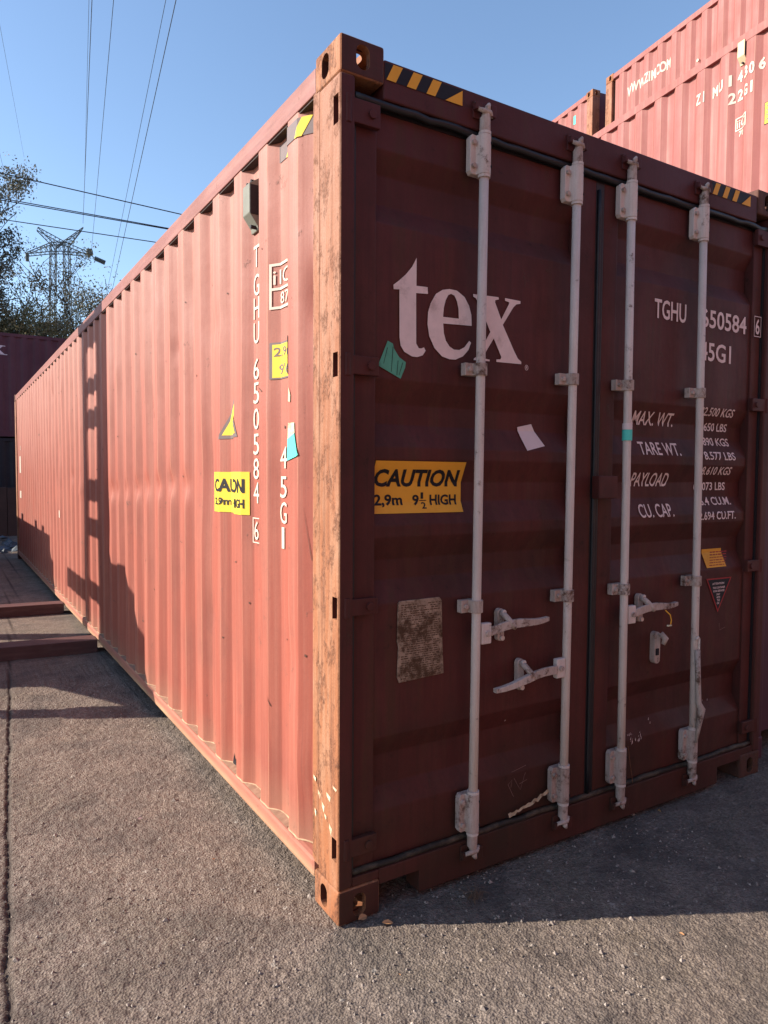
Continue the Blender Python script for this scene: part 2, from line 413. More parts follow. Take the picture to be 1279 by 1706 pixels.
def on_door(name, vs, fs, mat, parent, off=.002, y=None):
    bm = flat_bm(vs, fs)
    if y is None: cut(bm, 1, DP.breaks())
    for v in bm.verts:
        x, z = v.co.x, v.co.y; v.co = (x, (DP.y(z) if y is None else y)-off, z)
    bmesh.ops.recalc_face_normals(bm, faces=bm.faces)
    me = bpy.data.meshes.new(name); bm.to_mesh(me); bm.free()
    return link_mesh(name, me, mat, parent)
def on_side(name, vs, fs, mat, parent, P, off=.003, grid=0.0):   # vs given as (y, z)
    bm = flat_bm(vs, fs); cut(bm, 0, P.breaks())
    if grid:
        lo = min(v.co.x for v in bm.verts); hi = max(v.co.x for v in bm.verts); cut(bm, 0, np.arange(lo, hi, grid))
        lo = min(v.co.y for v in bm.verts); hi = max(v.co.y for v in bm.verts); cut(bm, 1, np.arange(lo, hi, grid))
    for v in bm.verts:
        y, z = v.co.x, v.co.y; v.co = (P.x(y, z)-off, y, z)
    bmesh.ops.recalc_face_normals(bm, faces=bm.faces)
    me = bpy.data.meshes.new(name); bm.to_mesh(me); bm.free()
    return link_mesh(name, me, mat, parent)
def poly(pts): return pts, [tuple(range(len(pts)))]
def rect(a, b, c, d): return [(a, c), (b, c), (b, d), (a, d)], [(0, 1, 2, 3)]
def frame2d(a, b, c, d, w):
    vs = [(a, c), (b, c), (b, d), (a, d), (a+w, c+w), (b-w, c+w), (b-w, d-w), (a+w, d-w)]
    return vs, [(k, (k+1) % 4, 4+(k+1) % 4, 4+k) for k in range(4)]
def txt_door(s, x0, x1, z0, z1, mat, parent, bold=.016, off=.003, shear=0, y=None, name='lettering'):
    vs, fs = text2d(s, bold, shear); return on_door(name, fit(vs, x0, x1, z0, z1), fs, mat, parent, off, y)
def txt_side(s, y0, y1, z0, z1, mat, parent, P, bold=.004, off=.004, name='lettering'):   # y0 = far (left) edge, y1 = near
    vs, fs = text2d(s, bold); return on_side(name, fit(vs, y0, y1, z0, z1), fs, mat, parent, P, off)

# ------------------------------------------------------------------ corner castings
def casting_mesh():
    m = MB().box(0, .162, 0, .178, 0, .118).mesh('casting', .010, 3)
    cut_ = [MB().box(.022, .145, .022, .160, .020, .095).mesh('c')]
    def oval(fn, w, h, n=20):
        pts = []
        for k in range(n):
            a = 2*PI*k/n; cx = math.cos(a); cy = math.sin(a); r = w/2; st = (h-w)/2
            pts.append((cx*r, cy*r+(st if cy > 0 else -st)))
        return pts
    A = oval(None, .051, .079); m1 = MB().prism_yz([(.105+a, .060+b) for a, b in A], -.02, .03).mesh('c')
    m2 = MB().prism_xz([(.082+a, .062+b) for a, b in A], -.02, .03).mesh('c')
    t = MB(); n = 20; pts = [(.085+a*1.2, .098+b*1.4) for a, b in A]
    t.add([(x, y, .08) for x, y in pts]+[(x, y, .14) for x, y in pts],
          [tuple(range(n))[::-1], tuple(range(n, 2*n))]+[(i, (i+1) % n, n+(i+1) % n, n+i) for i in range(n)])
    return boolean(m, cut_+[m1, m2, t.mesh('c')])
CAST = casting_mesh()
def casting_variant(fx, fy, fz):
    me = CAST.copy(); me.materials.clear()
    for v in me.vertices:
        v.co = (-v.co.x if fx else v.co.x, -v.co.y if fy else v.co.y, -v.co.z if fz else v.co.z)
    if (fx+fy+fz) % 2: me.flip_normals()
    me.update(); return me
CV = {(a, b, c): casting_variant(a, b, c) for a in (0, 1) for b in (0, 1) for c in (0, 1)}
def castings(parent, W, L, H, mats):
    for fx in (0, 1):
        for fy in (0, 1):
            for fz in (0, 1):
                me = CV[(fx, fy, 1-fz)].copy(); me.materials.clear()
                o = link_mesh('corner_casting', me, mats(fx, fy, fz), parent)
                o.location = (W if fx else 0, L if fy else 0, .118 if not fz else H-.118)

# ------------------------------------------------------------------ the big container
W, L, H = 2.438, 12.192, 2.896
C = empty('shipping_container', (0, 0, 0), 0, 'large faded red shipping container in the foreground with dark maroon doors and pale locking rods', 'shipping container')
castings(C, W, L, H, lambda fx, fy, fz: M_post if fx == 0 and fy == 0 else M_rustd)
SP = SideProf(.411, .285, .185, 12.012)
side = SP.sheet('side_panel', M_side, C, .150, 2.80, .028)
SPr = SideProf(.411, .285, .185, 12.012, dents=False)
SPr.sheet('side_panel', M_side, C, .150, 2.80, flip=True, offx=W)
# rails
def rail_strip(name, x0, x1, y0, y1, z0, z1, mat, n=60, amp=.002, bev=.004):
    o = MB().box(x0, x1, y0, y1, z0, z1).build(name, mat, C, bev); return o
rail_strip('top_side_rail', .001, .061, .179, 12.013, 2.786, 2.868, M_rail)
rail_strip('top_side_rail', W-.061, W-.001, .179, 12.013, 2.786, 2.868, M_rail)
for xs in ((-.001, .05), (W-.05, W+.001)):
    rail_strip('bottom_side_rail', *xs, .179, 12.013, .080, .156, M_lrail, bev=.016)
dl = MB()                                              # dust lying in the foot of every recess
for k in range(41):
    b = .411+k*.285
    y = b+SP.fl*.4; n = 8; vs = []
    for i in range(n+1):
        t = i/n; yy = b+.02+t*(2*SP.fl+SP.inn-.04)
        vs.append((.004, yy, .1575)); vs.append((SP.x(yy, .16)-.0005, yy, .1575+.004*random.random()*SP.depth(yy)/.036+.001))
    dl.add(vs, [(2*i, 2*i+1, 2*i+3, 2*i+2) for i in range(n)])
dl.build('ledge_dust', M_dust, C)['kind'] = 'stuff'
wb = MB(); ys_ = np.arange(.19, 12.0, .012)
wb.tube([(SP.x(y, .158)-.001, y, .1585+.0012*math.sin(y*90)) for y in ys_], .0028, 5)
wb.build('weld_bead', plain('cream_weld_line', (.46, .32, .20), var=.25, scale=30), C)
MB().box(.008, .060, .20, 12.0, 2.779, 2.7855).build('rail_shade_strip', M_dark, C)  # dark strip standing in for the shade under the top rail
# corner posts
def post(fx, fy):
    b = MB().box(.0005, .056, .0015, .150, .118, H-.118).mesh('p', .010, 3)
    cu = []
    if fy == 0:
        for z0, z1 in ((2.625, 2.716), (1.826, 1.905), (1.033, 1.106), (.215, .292)):
            cu.append(MB().box(-.01, .030, .013, .047, z0, z1).mesh('c'))
    me = boolean(b, cu) if cu else b
    m2 = MB().box(.003, .05, .1505, .200, .140, H-.100).mesh('q', .002, 1)
    bm = bmesh.new(); bm.from_mesh(me); bm.from_mesh(m2)
    for v in bm.verts:
        if fx: v.co.x = W-v.co.x
        if fy: v.co.y = L-v.co.y
    bmesh.ops.recalc_face_normals(bm, faces=bm.faces)
    out = bpy.data.meshes.new('corner_post'); bm.to_mesh(out); bm.free()
    out.materials.clear()
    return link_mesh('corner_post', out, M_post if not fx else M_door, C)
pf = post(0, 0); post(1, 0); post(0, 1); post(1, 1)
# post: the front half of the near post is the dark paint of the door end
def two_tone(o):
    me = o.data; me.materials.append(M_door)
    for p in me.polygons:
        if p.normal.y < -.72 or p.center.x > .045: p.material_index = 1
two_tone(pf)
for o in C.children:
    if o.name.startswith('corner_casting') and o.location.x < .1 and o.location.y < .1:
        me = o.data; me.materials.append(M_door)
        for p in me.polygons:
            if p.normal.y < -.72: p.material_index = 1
# roof, floor, far end, underframe
MB().box(.061, W-.061, .12, L-.12, 2.855, 2.870).build('roof', M_rail, C)
MB().box(.05, W-.05, .16, L-.05, .125, .150).build('floor', M_dark, C)
cm = MB()
for k in range(38): cm.box(.052, W-.052, .45+k*.305, .50+k*.305, .045, .124)
cm.build('cross_member', M_dark, C)['kind'] = 'stuff'
MB().box(.057, W-.057, L-.05, L-.02, .118, H-.05).build('end_wall', M_rail, C)
# header with tape
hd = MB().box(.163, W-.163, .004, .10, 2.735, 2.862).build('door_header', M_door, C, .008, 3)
MB().box(.057, W-.057, .055, .10, 2.68, 2.735).build('header_return', M_door, C)
def hazard(xa, xb, n, parent, ph):
    h0, h1 = 2.798, 2.852
    on_door('hazard_tape', *rect(xa, xb, h0, h1), M_blk, parent, 0, y=.0025)
    p = (xb-xa)/n
    for k in range(n):
        a = xa+(k+ph)*p; w = p*.56; sh = p*.34
        pts = [(a, h0), (a+w-sh*.3, h0), (a+w+sh*.7, h1), (a+sh, h1)]
        pts = [(min(max(x, xa+.001), xb-.001), z) for x, z in pts]
        if k == n-1: pts = [(a, h0), (xb-.001, h0), (xb-.001, h1-.003)]
        on_door('tape_stripe', *poly(pts), M_yel, hd, 0, y=.0010)
hazard(.166, .484, 4, hd, .06); hazard(1.915, 2.215, 4, hd, .04)
# side tape near the corner post
for (y0, y1, w) in ((.50, .43, .012), (.345, .29, .01), (.245, .20, .01)):
    on_side('tape_stripe', *poly([(y0, 2.70), (y0-.035, 2.70), (y1-.02, 2.765), (y1+.02, 2.765)]), M_yel2, side, SP, .004)
on_side('hazard_tape', *rect(.56, .20, 2.702, 2.765), M_gblk, side, SP, .0025)
# sill
sl = MB().prism_xz([(.163, .098), (.330, .098), (.330, .018), (2.090, .018), (2.090, .098), (W-.163, .098), (W-.163, .152), (.163, .152)], .004, .09)
sill = sl.build('door_sill', M_door, C, .004)
MB().box(.057, W-.057, .05, .12, .125, .150).build('sill_ledge', M_dark, C)
for x0, x1 in ((.057, .1625), (W-.1625, W-.057)):
    MB().box(x0, x1, .006, .05, .119, .150).build('sill_end', M_door, C, .003)

# ------------------------------------------------------------------ doors
def door(xa, xb, pa, pb):
    """leaf from xa to xb, ribbed part pa..pb"""
    m = MB()
    zb, zt = .165, 2.705
    m.box(xa, pa, .029, .072, zb, zt); m.box(pb, xb, .027, .072, zb, zt)
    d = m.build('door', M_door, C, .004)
    zs = sorted(set([zb, zt]+[b+e for b in DP.breaks() for e in (-.005, 0, .005)]))
    g = np.random.default_rng(int(xa*1000))
    xs = list(np.linspace(pa, pb, 26)); vs = []; fs = []; eps = .035
    zz = sorted(set(zs+list(np.arange(zb+.03, zt, .04)))); zz = [z for i, z in enumerate(zz) if i == 0 or z-zz[i-1] > .0005]
    dents = [(g.uniform(pa+.1, pb-.1), g.uniform(.3, 2.6), g.uniform(-.003, .004), g.uniform(.04, .12)) for _ in range(22)]
    for x in xs:
        for z in zz:
            e = min(1, min(x-pa, pb-x)/eps)          # ribs die out against the frame
            y = DP.y0+(DP.y(z)-DP.y0)*1.0
            if min(x-pa, pb-x) < .02: y = y
            for a, b, h, s in dents: y += h*math.exp(-((x-a)/s)**2-((z-b)/s)**2)
            vs.append((x, y, z))
    n = len(zz)
    for i in range(len(xs)-1):
        for j in range(n-1): fs.append((i*n+j, (i+1)*n+j, (i+1)*n+j+1, i*n+j+1))
    MB().add(vs, fs).build('ribbed_panel', M_door, d, smooth=True)
    return d
dL = door(.068, 1.190, .152, 1.085)
dR = door(1.240, W-.068, 1.325, W-.140)
# seals
def seal(pts, r, mat, parent, name='rubber_seal'):
    return MB().tube(pts, r, 8).build(name, mat, parent, smooth=True)
jit = lambda a: random.uniform(-a, a)
top = [(.06+i*.058, .018+jit(.003), 2.722+jit(.004)) for i in range(41)]
seal(top, .013, M_rub, C)
MB().box(.060, W-.060, .032, .060, 2.706, 2.735).build('rubber_seal', M_rub, C)
MB().box(1.190, 1.240, .028, .060, .16, 2.705).build('rubber_seal', M_rub, C, .004)
seal([(1.205, .024+jit(.001), .17+i*.1) for i in range(26)], .009, M_rub, C)
bt = [(.062+i*.0578, .022+jit(.004), .160+jit(.003)) for i in range(41)]
seal(bt, .011, M_rubd, C)
for x in (.0625, W-.0625):
    MB().box(x-.006, x+.006, .020, .060, .16, 2.70).build('rubber_seal', M_rub, C)
# anti-theft overlap block on the right door
MB().box(1.190, 1.300, -.022, .021, 1.418, 1.512).build('overlap_block', M_door, dR, .006, 3)
# hinges
def hinge(z0, z1, right, d):
    m = MB()
    a, b = (.010, .150) if not right else (W-.150, W-.010)
    m.box(min(a+.03, b-.03) if not right else a, b if not right else b-.03, .002, .0215, z0+.006, z1-.006)
    m.cyl(((.032 if not right else W-.032), .012, (z0+z1)/2), (0, 0, 1), .0155, z1-z0)
    h = m.build('hinge', M_door if right else M_door, d, .003)
    cx = .118 if not right else W-.118
    MB().cyl((cx, .000, (z0+z1)/2), (0, 1, 0), .014, .012).build('bolt', M_door, h, .002)
for z0, z1 in ((2.628, 2.716), (1.830, 1.903), (1.036, 1.104), (.218, .290)):
    hinge(z0, z1, False, dL); hinge(z0, z1, True, dR)

# locking rods
RY = -.016; RR = .0168
def bolt(x, z, parent, y=-.012, mat=None, r=.009):
    return MB().cyl((x, y, z), (0, 1, 0), r, .012, 10).build('bolt', mat or M_rodr, parent, .002)
def rod(x0, x1, d, mat, zb, zt, slot=False):
    X = lambda z: x1+(x0-x1)*(z/2.9)
    mid = MB().tube([(X(z), RY, z) for z in (zb+.05, 1.0, 1.9, zt-.05)], RR, 20)
    r = mid.build('locking_rod', mat, d, smooth=True)
    # thicker worn ends with cams that hook into keepers
    for z, s in ((zt, 1), (zb, -1)):
        MB().tube([(X(z), RY, z-.095*s), (X(z), RY, z-.02*s)], [.0195, .0190], 16).build('rod_end', M_rodr, r)
        cm_ = MB(); c = Vector((X(z), RY, z))
        cm_.tube([c+Vector((0, 0, -.030*s)), c+Vector((.002, -.002, -.012*s)), c+Vector((.004, -.004, .006*s))], [.0185, .0155, .0120], 10)
        cm_.tube([c+Vector((-.034, -.004, .003*s)), c+Vector((-.012, -.010, -.001*s)), c+Vector((.012, -.010, -.002*s)), c+Vector((.030, -.002, -.010*s))], [.0065, .0095, .0105, .007], 8)
        cm_.tube([c+Vector((.006, -.006, .002*s)), c+Vector((.002, -.012, .016*s)), c+Vector((.010, -.010, .026*s))], [.011, .010, .0065], 8)
        cm_.tube([c+Vector((-.032, -.004, .002*s)), c+Vector((-.036, -.002, .014*s))], [.007, .005], 6)
        cm_.build('cam', M_rodr, r, smooth=True)
        kp = MB(); kz = z+.008*s
        kp.box(X(z)-.042, X(z)+.042, -.004, .006, kz-.030, kz+.030)
        kp.box(X(z)-.046, X(z)-.016, -.024, -.004, kz+.004*s-.012, kz+.004*s+.014); kp.box(X(z)+.018, X(z)+.042, -.028, -.004, kz-.022, kz+.020)
        kp.build('cam_keeper', M_door, r, .003)
    # long brackets top and bottom
    for z0, z1 in ((2.575, 2.712), (.192, .335)):
        zc = (z0+z1)/2; xc = X(zc); m = MB()
        pts = []
        for k in range(13):                      # saddle wrapping the rod (n-shaped section)
            a = PI*(k/12); pts.append((xc+math.cos(a)*.0235, RY-math.sin(a)*.0225))
        pts = [(xc+.0235, .022)]+pts+[(xc-.026, -.002), (xc-.053, -.004), (xc-.053, .022)]
        prof = pts; n = len(prof); e = .012
        vs = []; zsec = [z0, z0+e, z1-e, z1]
        for j, z in enumerate(zsec):
            for (px, py) in prof:
                if j in (0, 3) and px < xc-.05: px += .008
                vs.append((px, py, z))
        fs = [tuple(range(n)), tuple(range(3*n, 4*n))[::-1]]
        for j in range(3):
            for i in range(n): fs.append((j*n+i, j*n+(i+1) % n, (j+1)*n+(i+1) % n, (j+1)*n+i))
        m.add(vs, fs)
        b = m.build('rod_bracket', M_rod if z0 > 1 else M_rodr, r, .0015, 1)
        for z in (z0+.028, z1-.028):
            bolt(xc-.040, z, b, -.008, M_rodr)
            MB().cyl((xc+.0165, RY-.0150, z), (1, -1, 0), .0050, .008, 8).build('bolt_hole', M_blk, b)
        for z in (z0-.006, z1+.006):
            MB().tube([(X(z), RY, z-.005), (X(z), RY, z+.005)], .0225, 18).build('rod_collar', M_rod, b, smooth=False)
    # narrow guide brackets
    for z0, z1 in ((1.868, 1.912), (1.010, 1.056)):
        zc = (z0+z1)/2; xc = X(zc); prof = [(xc+.0235, .022)]
        for k in range(11):
            a = PI*(k/10); prof.append((xc+math.cos(a)*.0245, RY-math.sin(a)*.0235))
        prof += [(xc-.026, -.003), (xc-.060, -.005), (xc-.060, .022)]
        n = len(prof); vs = [(a, b, z0) for a, b in prof]+[(a, b, z1) for a, b in prof]
        fs = [tuple(range(n)), tuple(range(n, 2*n))[::-1]]+[(i, (i+1) % n, n+(i+1) % n, n+i) for i in range(n)]
        b = MB().add(vs, fs).build('guide_bracket', M_rodr, r, .0012, 1)
        bolt(xc-.042, zc, b, -.009)
        MB().cyl((xc+.021, RY-.004, zc), (1, -.35, 0), .0048, .012, 8).build('bolt_hole', M_blk, b)
    return r, X
r1, X1 = rod(.572, .553, dL, M_rod, .118, 2.792)
r2, X2 = rod(1.036, 1.021, dL, M_rod, .112, 2.792)
r3, X3 = rod(1.350, 1.366, dR, M_rod, .108, 2.792)
r4, X4 = rod(1.832, 1.862, dR, M_rod, .100, 2.792)
def handle(r, xr, zr, sgn, length, retx, dz0, dz1, d, short=False):
    # hub plate welded to the rod, lever and retainer
    a = xr+sgn*.018; b = xr+sgn*.064
    hub = MB().box(min(a, b), max(a, b), -.030, -.006, zr-.040, zr+.038).build('handle_hub', M_rod, r, .006, 3)
    bolt(xr+sgn*.044, zr, hub, -.034, M_rodr, .011)
    m = MB(); n = 9; pts = []
    for i in range(n):
        t = i/(n-1); x = xr+sgn*(.060+t*length)
        z = zr+dz0+(dz1-dz0)*t+.010*math.sin(t*PI*1.6)
        pts.append((x, -.026-.012*math.sin(t*PI), z))
    vs = []; fs = []
    for i, (x, y, z) in enumerate(pts):
        t = i/(n-1); h = .0165 if t < .45 else .0165-.008*(t-.45)/.55; w = .006 if t < .5 else .010
        vs += [(x, y-w, z-h), (x, y+w, z-h), (x, y+w, z+h), (x, y-w, z+h)]
    for i in range(n-1):
        for k in range(4): fs.append((4*i+k, 4*i+(k+1) % 4, 4*i+4+(k+1) % 4, 4*i+4+k))
    fs += [(0, 1, 2, 3), tuple(4*(n-1)+k for k in range(4))[::-1]]
    m.add(vs, fs); m.build('handle', M_rodr, r, .003, 2)
    # retainer on the leaf
    z = zr+dz0*.6+(dz1-dz0)*abs(retx-xr)/max(length, .01)*.6+.004
    pl = []
    for k in range(16):
        t = 2*PI*k/16; pl.append((retx+.017*math.cos(t), z+.017*math.sin(t)+(.045 if math.sin(t) > 0 else -.045)))
    R = MB().prism_xz(pl, .008, .030).build('handle_retainer', M_rodr, r, .003)
    MB().tube([(retx, .010, z+.046), (retx+.001, -.014, z+.036), (retx+.006, -.032, z+.022), (retx+.018, -.040, z+.006), (retx+.028, -.040, z-.008)], [.013, .0125, .0115, .010, .008], 8).build('hook', M_rodr, R, smooth=True)
    bolt(retx+.002, z+.050, R, -.004, M_rod, .010); bolt(retx+.002, z-.050, R, .004, M_rod, .010)
handle(r1, X1(.93), .930, 1, .290, .700, .004, .034, dL)
handle(r2, X2(.745), .748, -1, .320, .805, -.004, -.030, dL)
handle(r3, X3(.925), .922, 1, .280, .1*0+1.500, .004, .030, dR)
# empty handle catch on the right door and the cut yellow seal
k = MB(); pl = [(1.620+.020*math.cos(2*PI*i/16), .744+.020*math.sin(2*PI*i/16)+(.052 if i < 8 else -.052)) for i in range(16)]
ct = k.prism_xz(pl, .006, .036).build('handle_catch', M_rodr, dR, .004)
MB().tube([(1.622, -.006, .812), (1.630, -.026, .790), (1.622, -.020, .765)], [.013, .015, .010], 8).build('hook', M_rodr, ct, smooth=True)
MB().box(1.606, 1.624, .001, .0075, .712, .742).build('catch_slot', M_blk, ct)
MB().tube([(1.595, -.048, .925), (1.612, -.060, .905), (1.618, -.062, .880), (1.616, -.060, .862)], .0025, 6).build('cut_seal', M_yel, dR)
MB().box(1.592, 1.618, -.066, -.058, .856, .862).build('cut_seal', M_cream, dR, .001)
# folded handle lying on the fourth rod
MB().tube([(1.846, -.037, .715), (1.850, -.043, .56), (1.852, -.046, .47), (1.868, -.052, .44), (1.856, -.046, .35), (1.852, -.038, .28)], [.013, .012, .013, .017, .011, .006], 8).build('handle', M_rodr, r4, smooth=True)
MB().tube([(1.836, -.036, .765), (1.848, -.0385, .775), (1.859, -.036, .765), (1.860, -.036, .69)], .005, 6).build('handle_clip', M_rod, r4)
# scrap of tape on the third rod
MB().tube([(X3(1.69), RY, 1.660), (X3(1.69), RY, 1.705)], .0206, 18, cap=False).build('tape_scrap', M_cyan, r3, smooth=True)
MB().tube([(X3(1.72), RY, 1.706), (X3(1.72), RY, 1.732)], .0205, 18, cap=False).build('tape_scrap', M_paper, r3, smooth=True)

# ------------------------------------------------------------------ lettering and stickers on the doors
T = [(0.316, 2.257), (0.316, 2.162), (0.363, 2.164), (0.365, 2.141), (0.315, 2.137), (0.317, 1.965), (0.328, 1.95), (0.338, 1.95), (0.35, 1.955), (0.357, 1.944), (0.345, 1.927), (0.322, 1.919), (0.3, 1.919), (0.268, 1.932), (0.253, 1.951), (0.248, 1.978), (0.246, 2.14), (0.223, 2.137), (0.222, 2.152), (0.245, 2.17), (0.272, 2.194), (0.297, 2.223)]
EO = [(0.56, 2.053), (0.432, 2.047), (0.435, 2.014), (0.444, 1.988), (0.461, 1.969), (0.481, 1.96), (0.505, 1.961), (0.528, 1.973), (0.545, 1.993), (0.55, 1.998), (0.558, 1.992), (0.546, 1.964), (0.522, 1.94), (0.488, 1.925), (0.461, 1.924), (0.428, 1.931), (0.395, 1.957), (0.372, 1.996), (0.364, 2.037), (0.366, 2.079), (0.377, 2.111), (0.399, 2.146), (0.428, 2.164), (0.458, 2.171), (0.491, 2.17), (0.526, 2.152), (0.547, 2.123), (0.558, 2.092)]
EI = [(0.431, 2.07), (0.434, 2.103), (0.442, 2.13), (0.452, 2.148), (0.465, 2.155), (0.48, 2.151), (0.492, 2.132), (0.499, 2.106), (0.501, 2.072)]
XX = [(0.565, 2.168), (0.607, 2.17), (0.685, 2.173), (0.687, 2.165), (0.67, 2.16), (0.669, 2.152), (0.7, 2.093), (0.736, 2.153), (0.738, 2.161), (0.717, 2.164), (0.717, 2.174), (0.794, 2.173), (0.794, 2.163), (0.774, 2.158), (0.759, 2.145), (0.708, 2.074), (0.766, 1.982), (0.785, 1.956), (0.803, 1.945), (0.803, 1.936), (0.679, 1.934), (0.679, 1.943), (0.699, 1.945), (0.703, 1.954), (0.665, 2.019), (0.63, 1.969), (0.62, 1.949), (0.623, 1.941), (0.647, 1.939), (0.646, 1.933), (0.571, 1.931), (0.572, 1.937), (0.588, 1.946), (0.648, 2.041), (0.595, 2.135), (0.577, 2.155), (0.566, 2.159)]
def tri_poly(pts):
    from mathutils.geometry import tessellate_polygon
    t = tessellate_polygon([[Vector((x, z, 0)) for x, z in pts]]); return pts, [tuple(f) for f in t]
on_door('lettering', *tri_poly(T), M_white, dL, .0035)
vs = EO+EI
from mathutils.geometry import tessellate_polygon
tt = tessellate_polygon([[Vector((x, z, 0)) for x, z in EO], [Vector((x, z, 0)) for x, z in EI]])
on_door('lettering', vs, [tuple(f) for f in tt], M_white, dL, .0035)
on_door('lettering', *tri_poly(XX), M_white, dL, .0035)
txt_door('®', .822, .840, 1.915, 1.936, M_white, dL, 0)
on_door('teal_sticker', *tri_poly([(0.201, 1.963), (0.222, 1.955), (0.227, 1.938), (0.247, 1.912), (0.275, 1.897), (0.272, 1.878), (0.254, 1.839), (0.163, 1.877), (0.184, 1.924)]), M_green, dL, .003)
for a, b in (((.222, .1), (.216, 1.86)), ((.243, 1.90), (.238, 1.85)), ((.200, 1.94), (.185, 1.885)), ((.262, 1.895), (.247, 1.85))):
    a = (a[0], 1.945) if a[1] < 1 else a
    on_door('crease', *poly([(a[0]-.0012, a[1]), (a[0]+.0012, a[1]), (b[0]+.0008, b[1]), (b[0]-.0008, b[1])]), M_blk, dL, .0036)
on_door('paper_sticker', *poly([(0.82, 1.699), (0.893, 1.714), (0.944, 1.628), (0.843, 1.607), (0.827, 1.662)]), M_paper, dL, .003)
cs = on_door('caution_sticker', *poly([(.160, 1.376), (.547, 1.375), (.547, 1.558), (.160, 1.558)]), M_yel, dL, .0022)
txt_door('CAUTION', .168, .528, 1.468, 1.530, M_blk, cs, .035, .0034, name='print')
txt_door('2,9m', .170, .287, 1.397, 1.442, M_blk, cs, .03, .0034, name='print')
txt_door('9', .330, .358, 1.402, 1.440, M_blk, cs, .03, .0034, name='print')
txt_door('1', .366, .377, 1.425, 1.448, M_blk, cs, .02, .0034, name='print')
txt_door('2', .366, .386, 1.390, 1.413, M_blk, cs, .02, .0034, name='print')
on_door('print', *rect(.360, .390, 1.4175, 1.4205), M_blk, cs, .0034)
txt_door('HIGH', .405, .524, 1.402, 1.440, M_blk, cs, .03, .0034, name='print')
PL = [(0.256, 1.07), (0.426, 1.071), (0.437, 1.058), (0.442, 0.901), (0.449, 0.79), (0.256, 0.782), (0.247, 0.805), (0.252, 0.908), (0.246, 0.929), (0.249, 1.063)]
pm = MB().prism_xz(PL, .030, .0345).build('data_plate', M_plate, dL, .0008, 1)
pr = MB()
for k in range(34):                                     # rows of embossed, unreadable print
    z = 1.055-k*.0079; x = .262
    while x < .428:
        w = random.uniform(.004, .018)
        if random.random() < .8: pr.box(x, min(x+w, .430), .0292, .0300, z-.0022, z+.0010)
        x += w+random.uniform(.002, .006)
pr.build('plate_print', plain('plate_print_ink', (.09, .045, .025), var=.4, scale=40), pm)['kind'] = 'stuff'
def tr(s, a, b, c, d, **k): return txt_door(s, a, b, c, d, M_white, dR, **k)
tr('TGHU', 1.575, 1.795, 2.205, 2.290); tr('650584', 1.908, 2.262, 2.205, 2.290); tr('45G1', 1.902, 2.143, 2.052, 2.138)
tr('6', 2.318, 2.352, 2.212, 2.288, y=.022)
on_door('lettering', *frame2d(2.306, 2.364, 2.200, 2.300, .0035), M_white, dR, .003, y=.022)
tr('MAX. WT.', 1.484, 1.765, 1.738, 1.798, bold=.010); tr('TARE WT.', 1.510, 1.792, 1.606, 1.664, bold=.010)
tr('PAYLOAD', 1.484, 1.735, 1.466, 1.528, bold=.010); tr('CU. CAP.', 1.516, 1.750, 1.328, 1.388, bold=.010)
for s, b, z in (('32.500 KGS', 2.192, 1.818), ('71.650 LBS', 2.178, 1.749), ('3.890 KGS', 2.192, 1.679), ('8.577 LBS', 2.208, 1.611),
                ('28.610 KGS', 2.190, 1.540), ('63.073 LBS', 2.180, 1.466), ('76.4 CU.M.', 2.212, 1.395), ('2.694 CU.FT.', 2.222, 1.326)):
    w = .0272*len(s)
    w = min(w, b-1.932)
    tr(s, b-w, b, z-.0195, z+.0195, bold=.014)
YEL = [(2.003, 1.160), (2.140, 1.160), (2.197, 1.076), (2.049, 1.074)]
ys = on_door('yellow_sticker', *poly([(2.010, 1.075), (2.165, 1.075), (2.165, 1.162), (2.010, 1.162)]), M_yel, dR, .0028)
m = MB()
for k in range(6):
    z = 1.150-k*.0125; x = 2.022
    while x < 2.15:
        w = random.uniform(.01, .03); m.box(x, min(x+w, 2.155), .0318, .0320, z-.002, z+(.0015 if k > 1 else .0035)); x += w+.005
m.build('sticker_print', M_redln, ys)['kind'] = 'stuff'
tb = on_door('warning_triangle', *poly([(2.001, 1.024), (2.098, .854), (2.204, 1.021)]), M_redln, dR, .0028)
on_door('triangle_face', *poly([(2.013, 1.017), (2.0985, .868), (2.191, 1.0155)]), M_blk, tb, .0034)
for s, a, b, z in (('ATTENTION', 2.048, 2.142, .996), ('THIS CONTAINER', 2.052, 2.150, .976), ('IS IN SERVICE', 2.058, 2.146, .960), ('ONLY', 2.082, 2.112, .943), ('WITH', 2.084, 2.112, .928), ('THE', 2.088, 2.110, .914), ('CSC', 2.088, 2.108, .900)):
    txt_door(s, a, b, z-.005, z+.005, M_white, tb, .02, .0041, name='print')
# scratches and flakes on the leaves
fl = MB()
for x, z in [(1.522+jit(.05), .345+jit(.02)) for _ in range(26)]+[(2.06+jit(.03), .39+jit(.03)) for _ in range(4)]+[(1.64, .40), (1.643, .385)]+[(.77, .55)]:
    s = random.uniform(.002, .006); y = DP.y(z)-.002
    fl.add([(x-s*.4, y, z-s*1.6), (x+s*.5, y, z-s), (x+s*.3, y, z+s*1.8)], [(0, 1, 2)])
fl.build('bare_flake', M_white, dR)['kind'] = 'stuff'
def scratch(pts, w, mat, parent, name='scratch'):
    vs = []; fs = []
    for i, (x, z) in enumerate(pts):
        a = pts[max(i-1, 0)]; b = pts[min(i+1, len(pts)-1)]; d = Vector((b[0]-a[0], b[1]-a[1])).normalized()
        vs += [(x-d.y*w, DP.y(z)-.0016, z+d.x*w), (x+d.y*w, DP.y(z)-.0016, z-d.x*w)]
    fs = [(2*i, 2*i+1, 2*i+3, 2*i+2) for i in range(len(pts)-1)]
    return MB().add(vs, fs).build(name, mat, parent)
M_scr = plain('pale_scratch', (.26, .14, .12), var=.2)
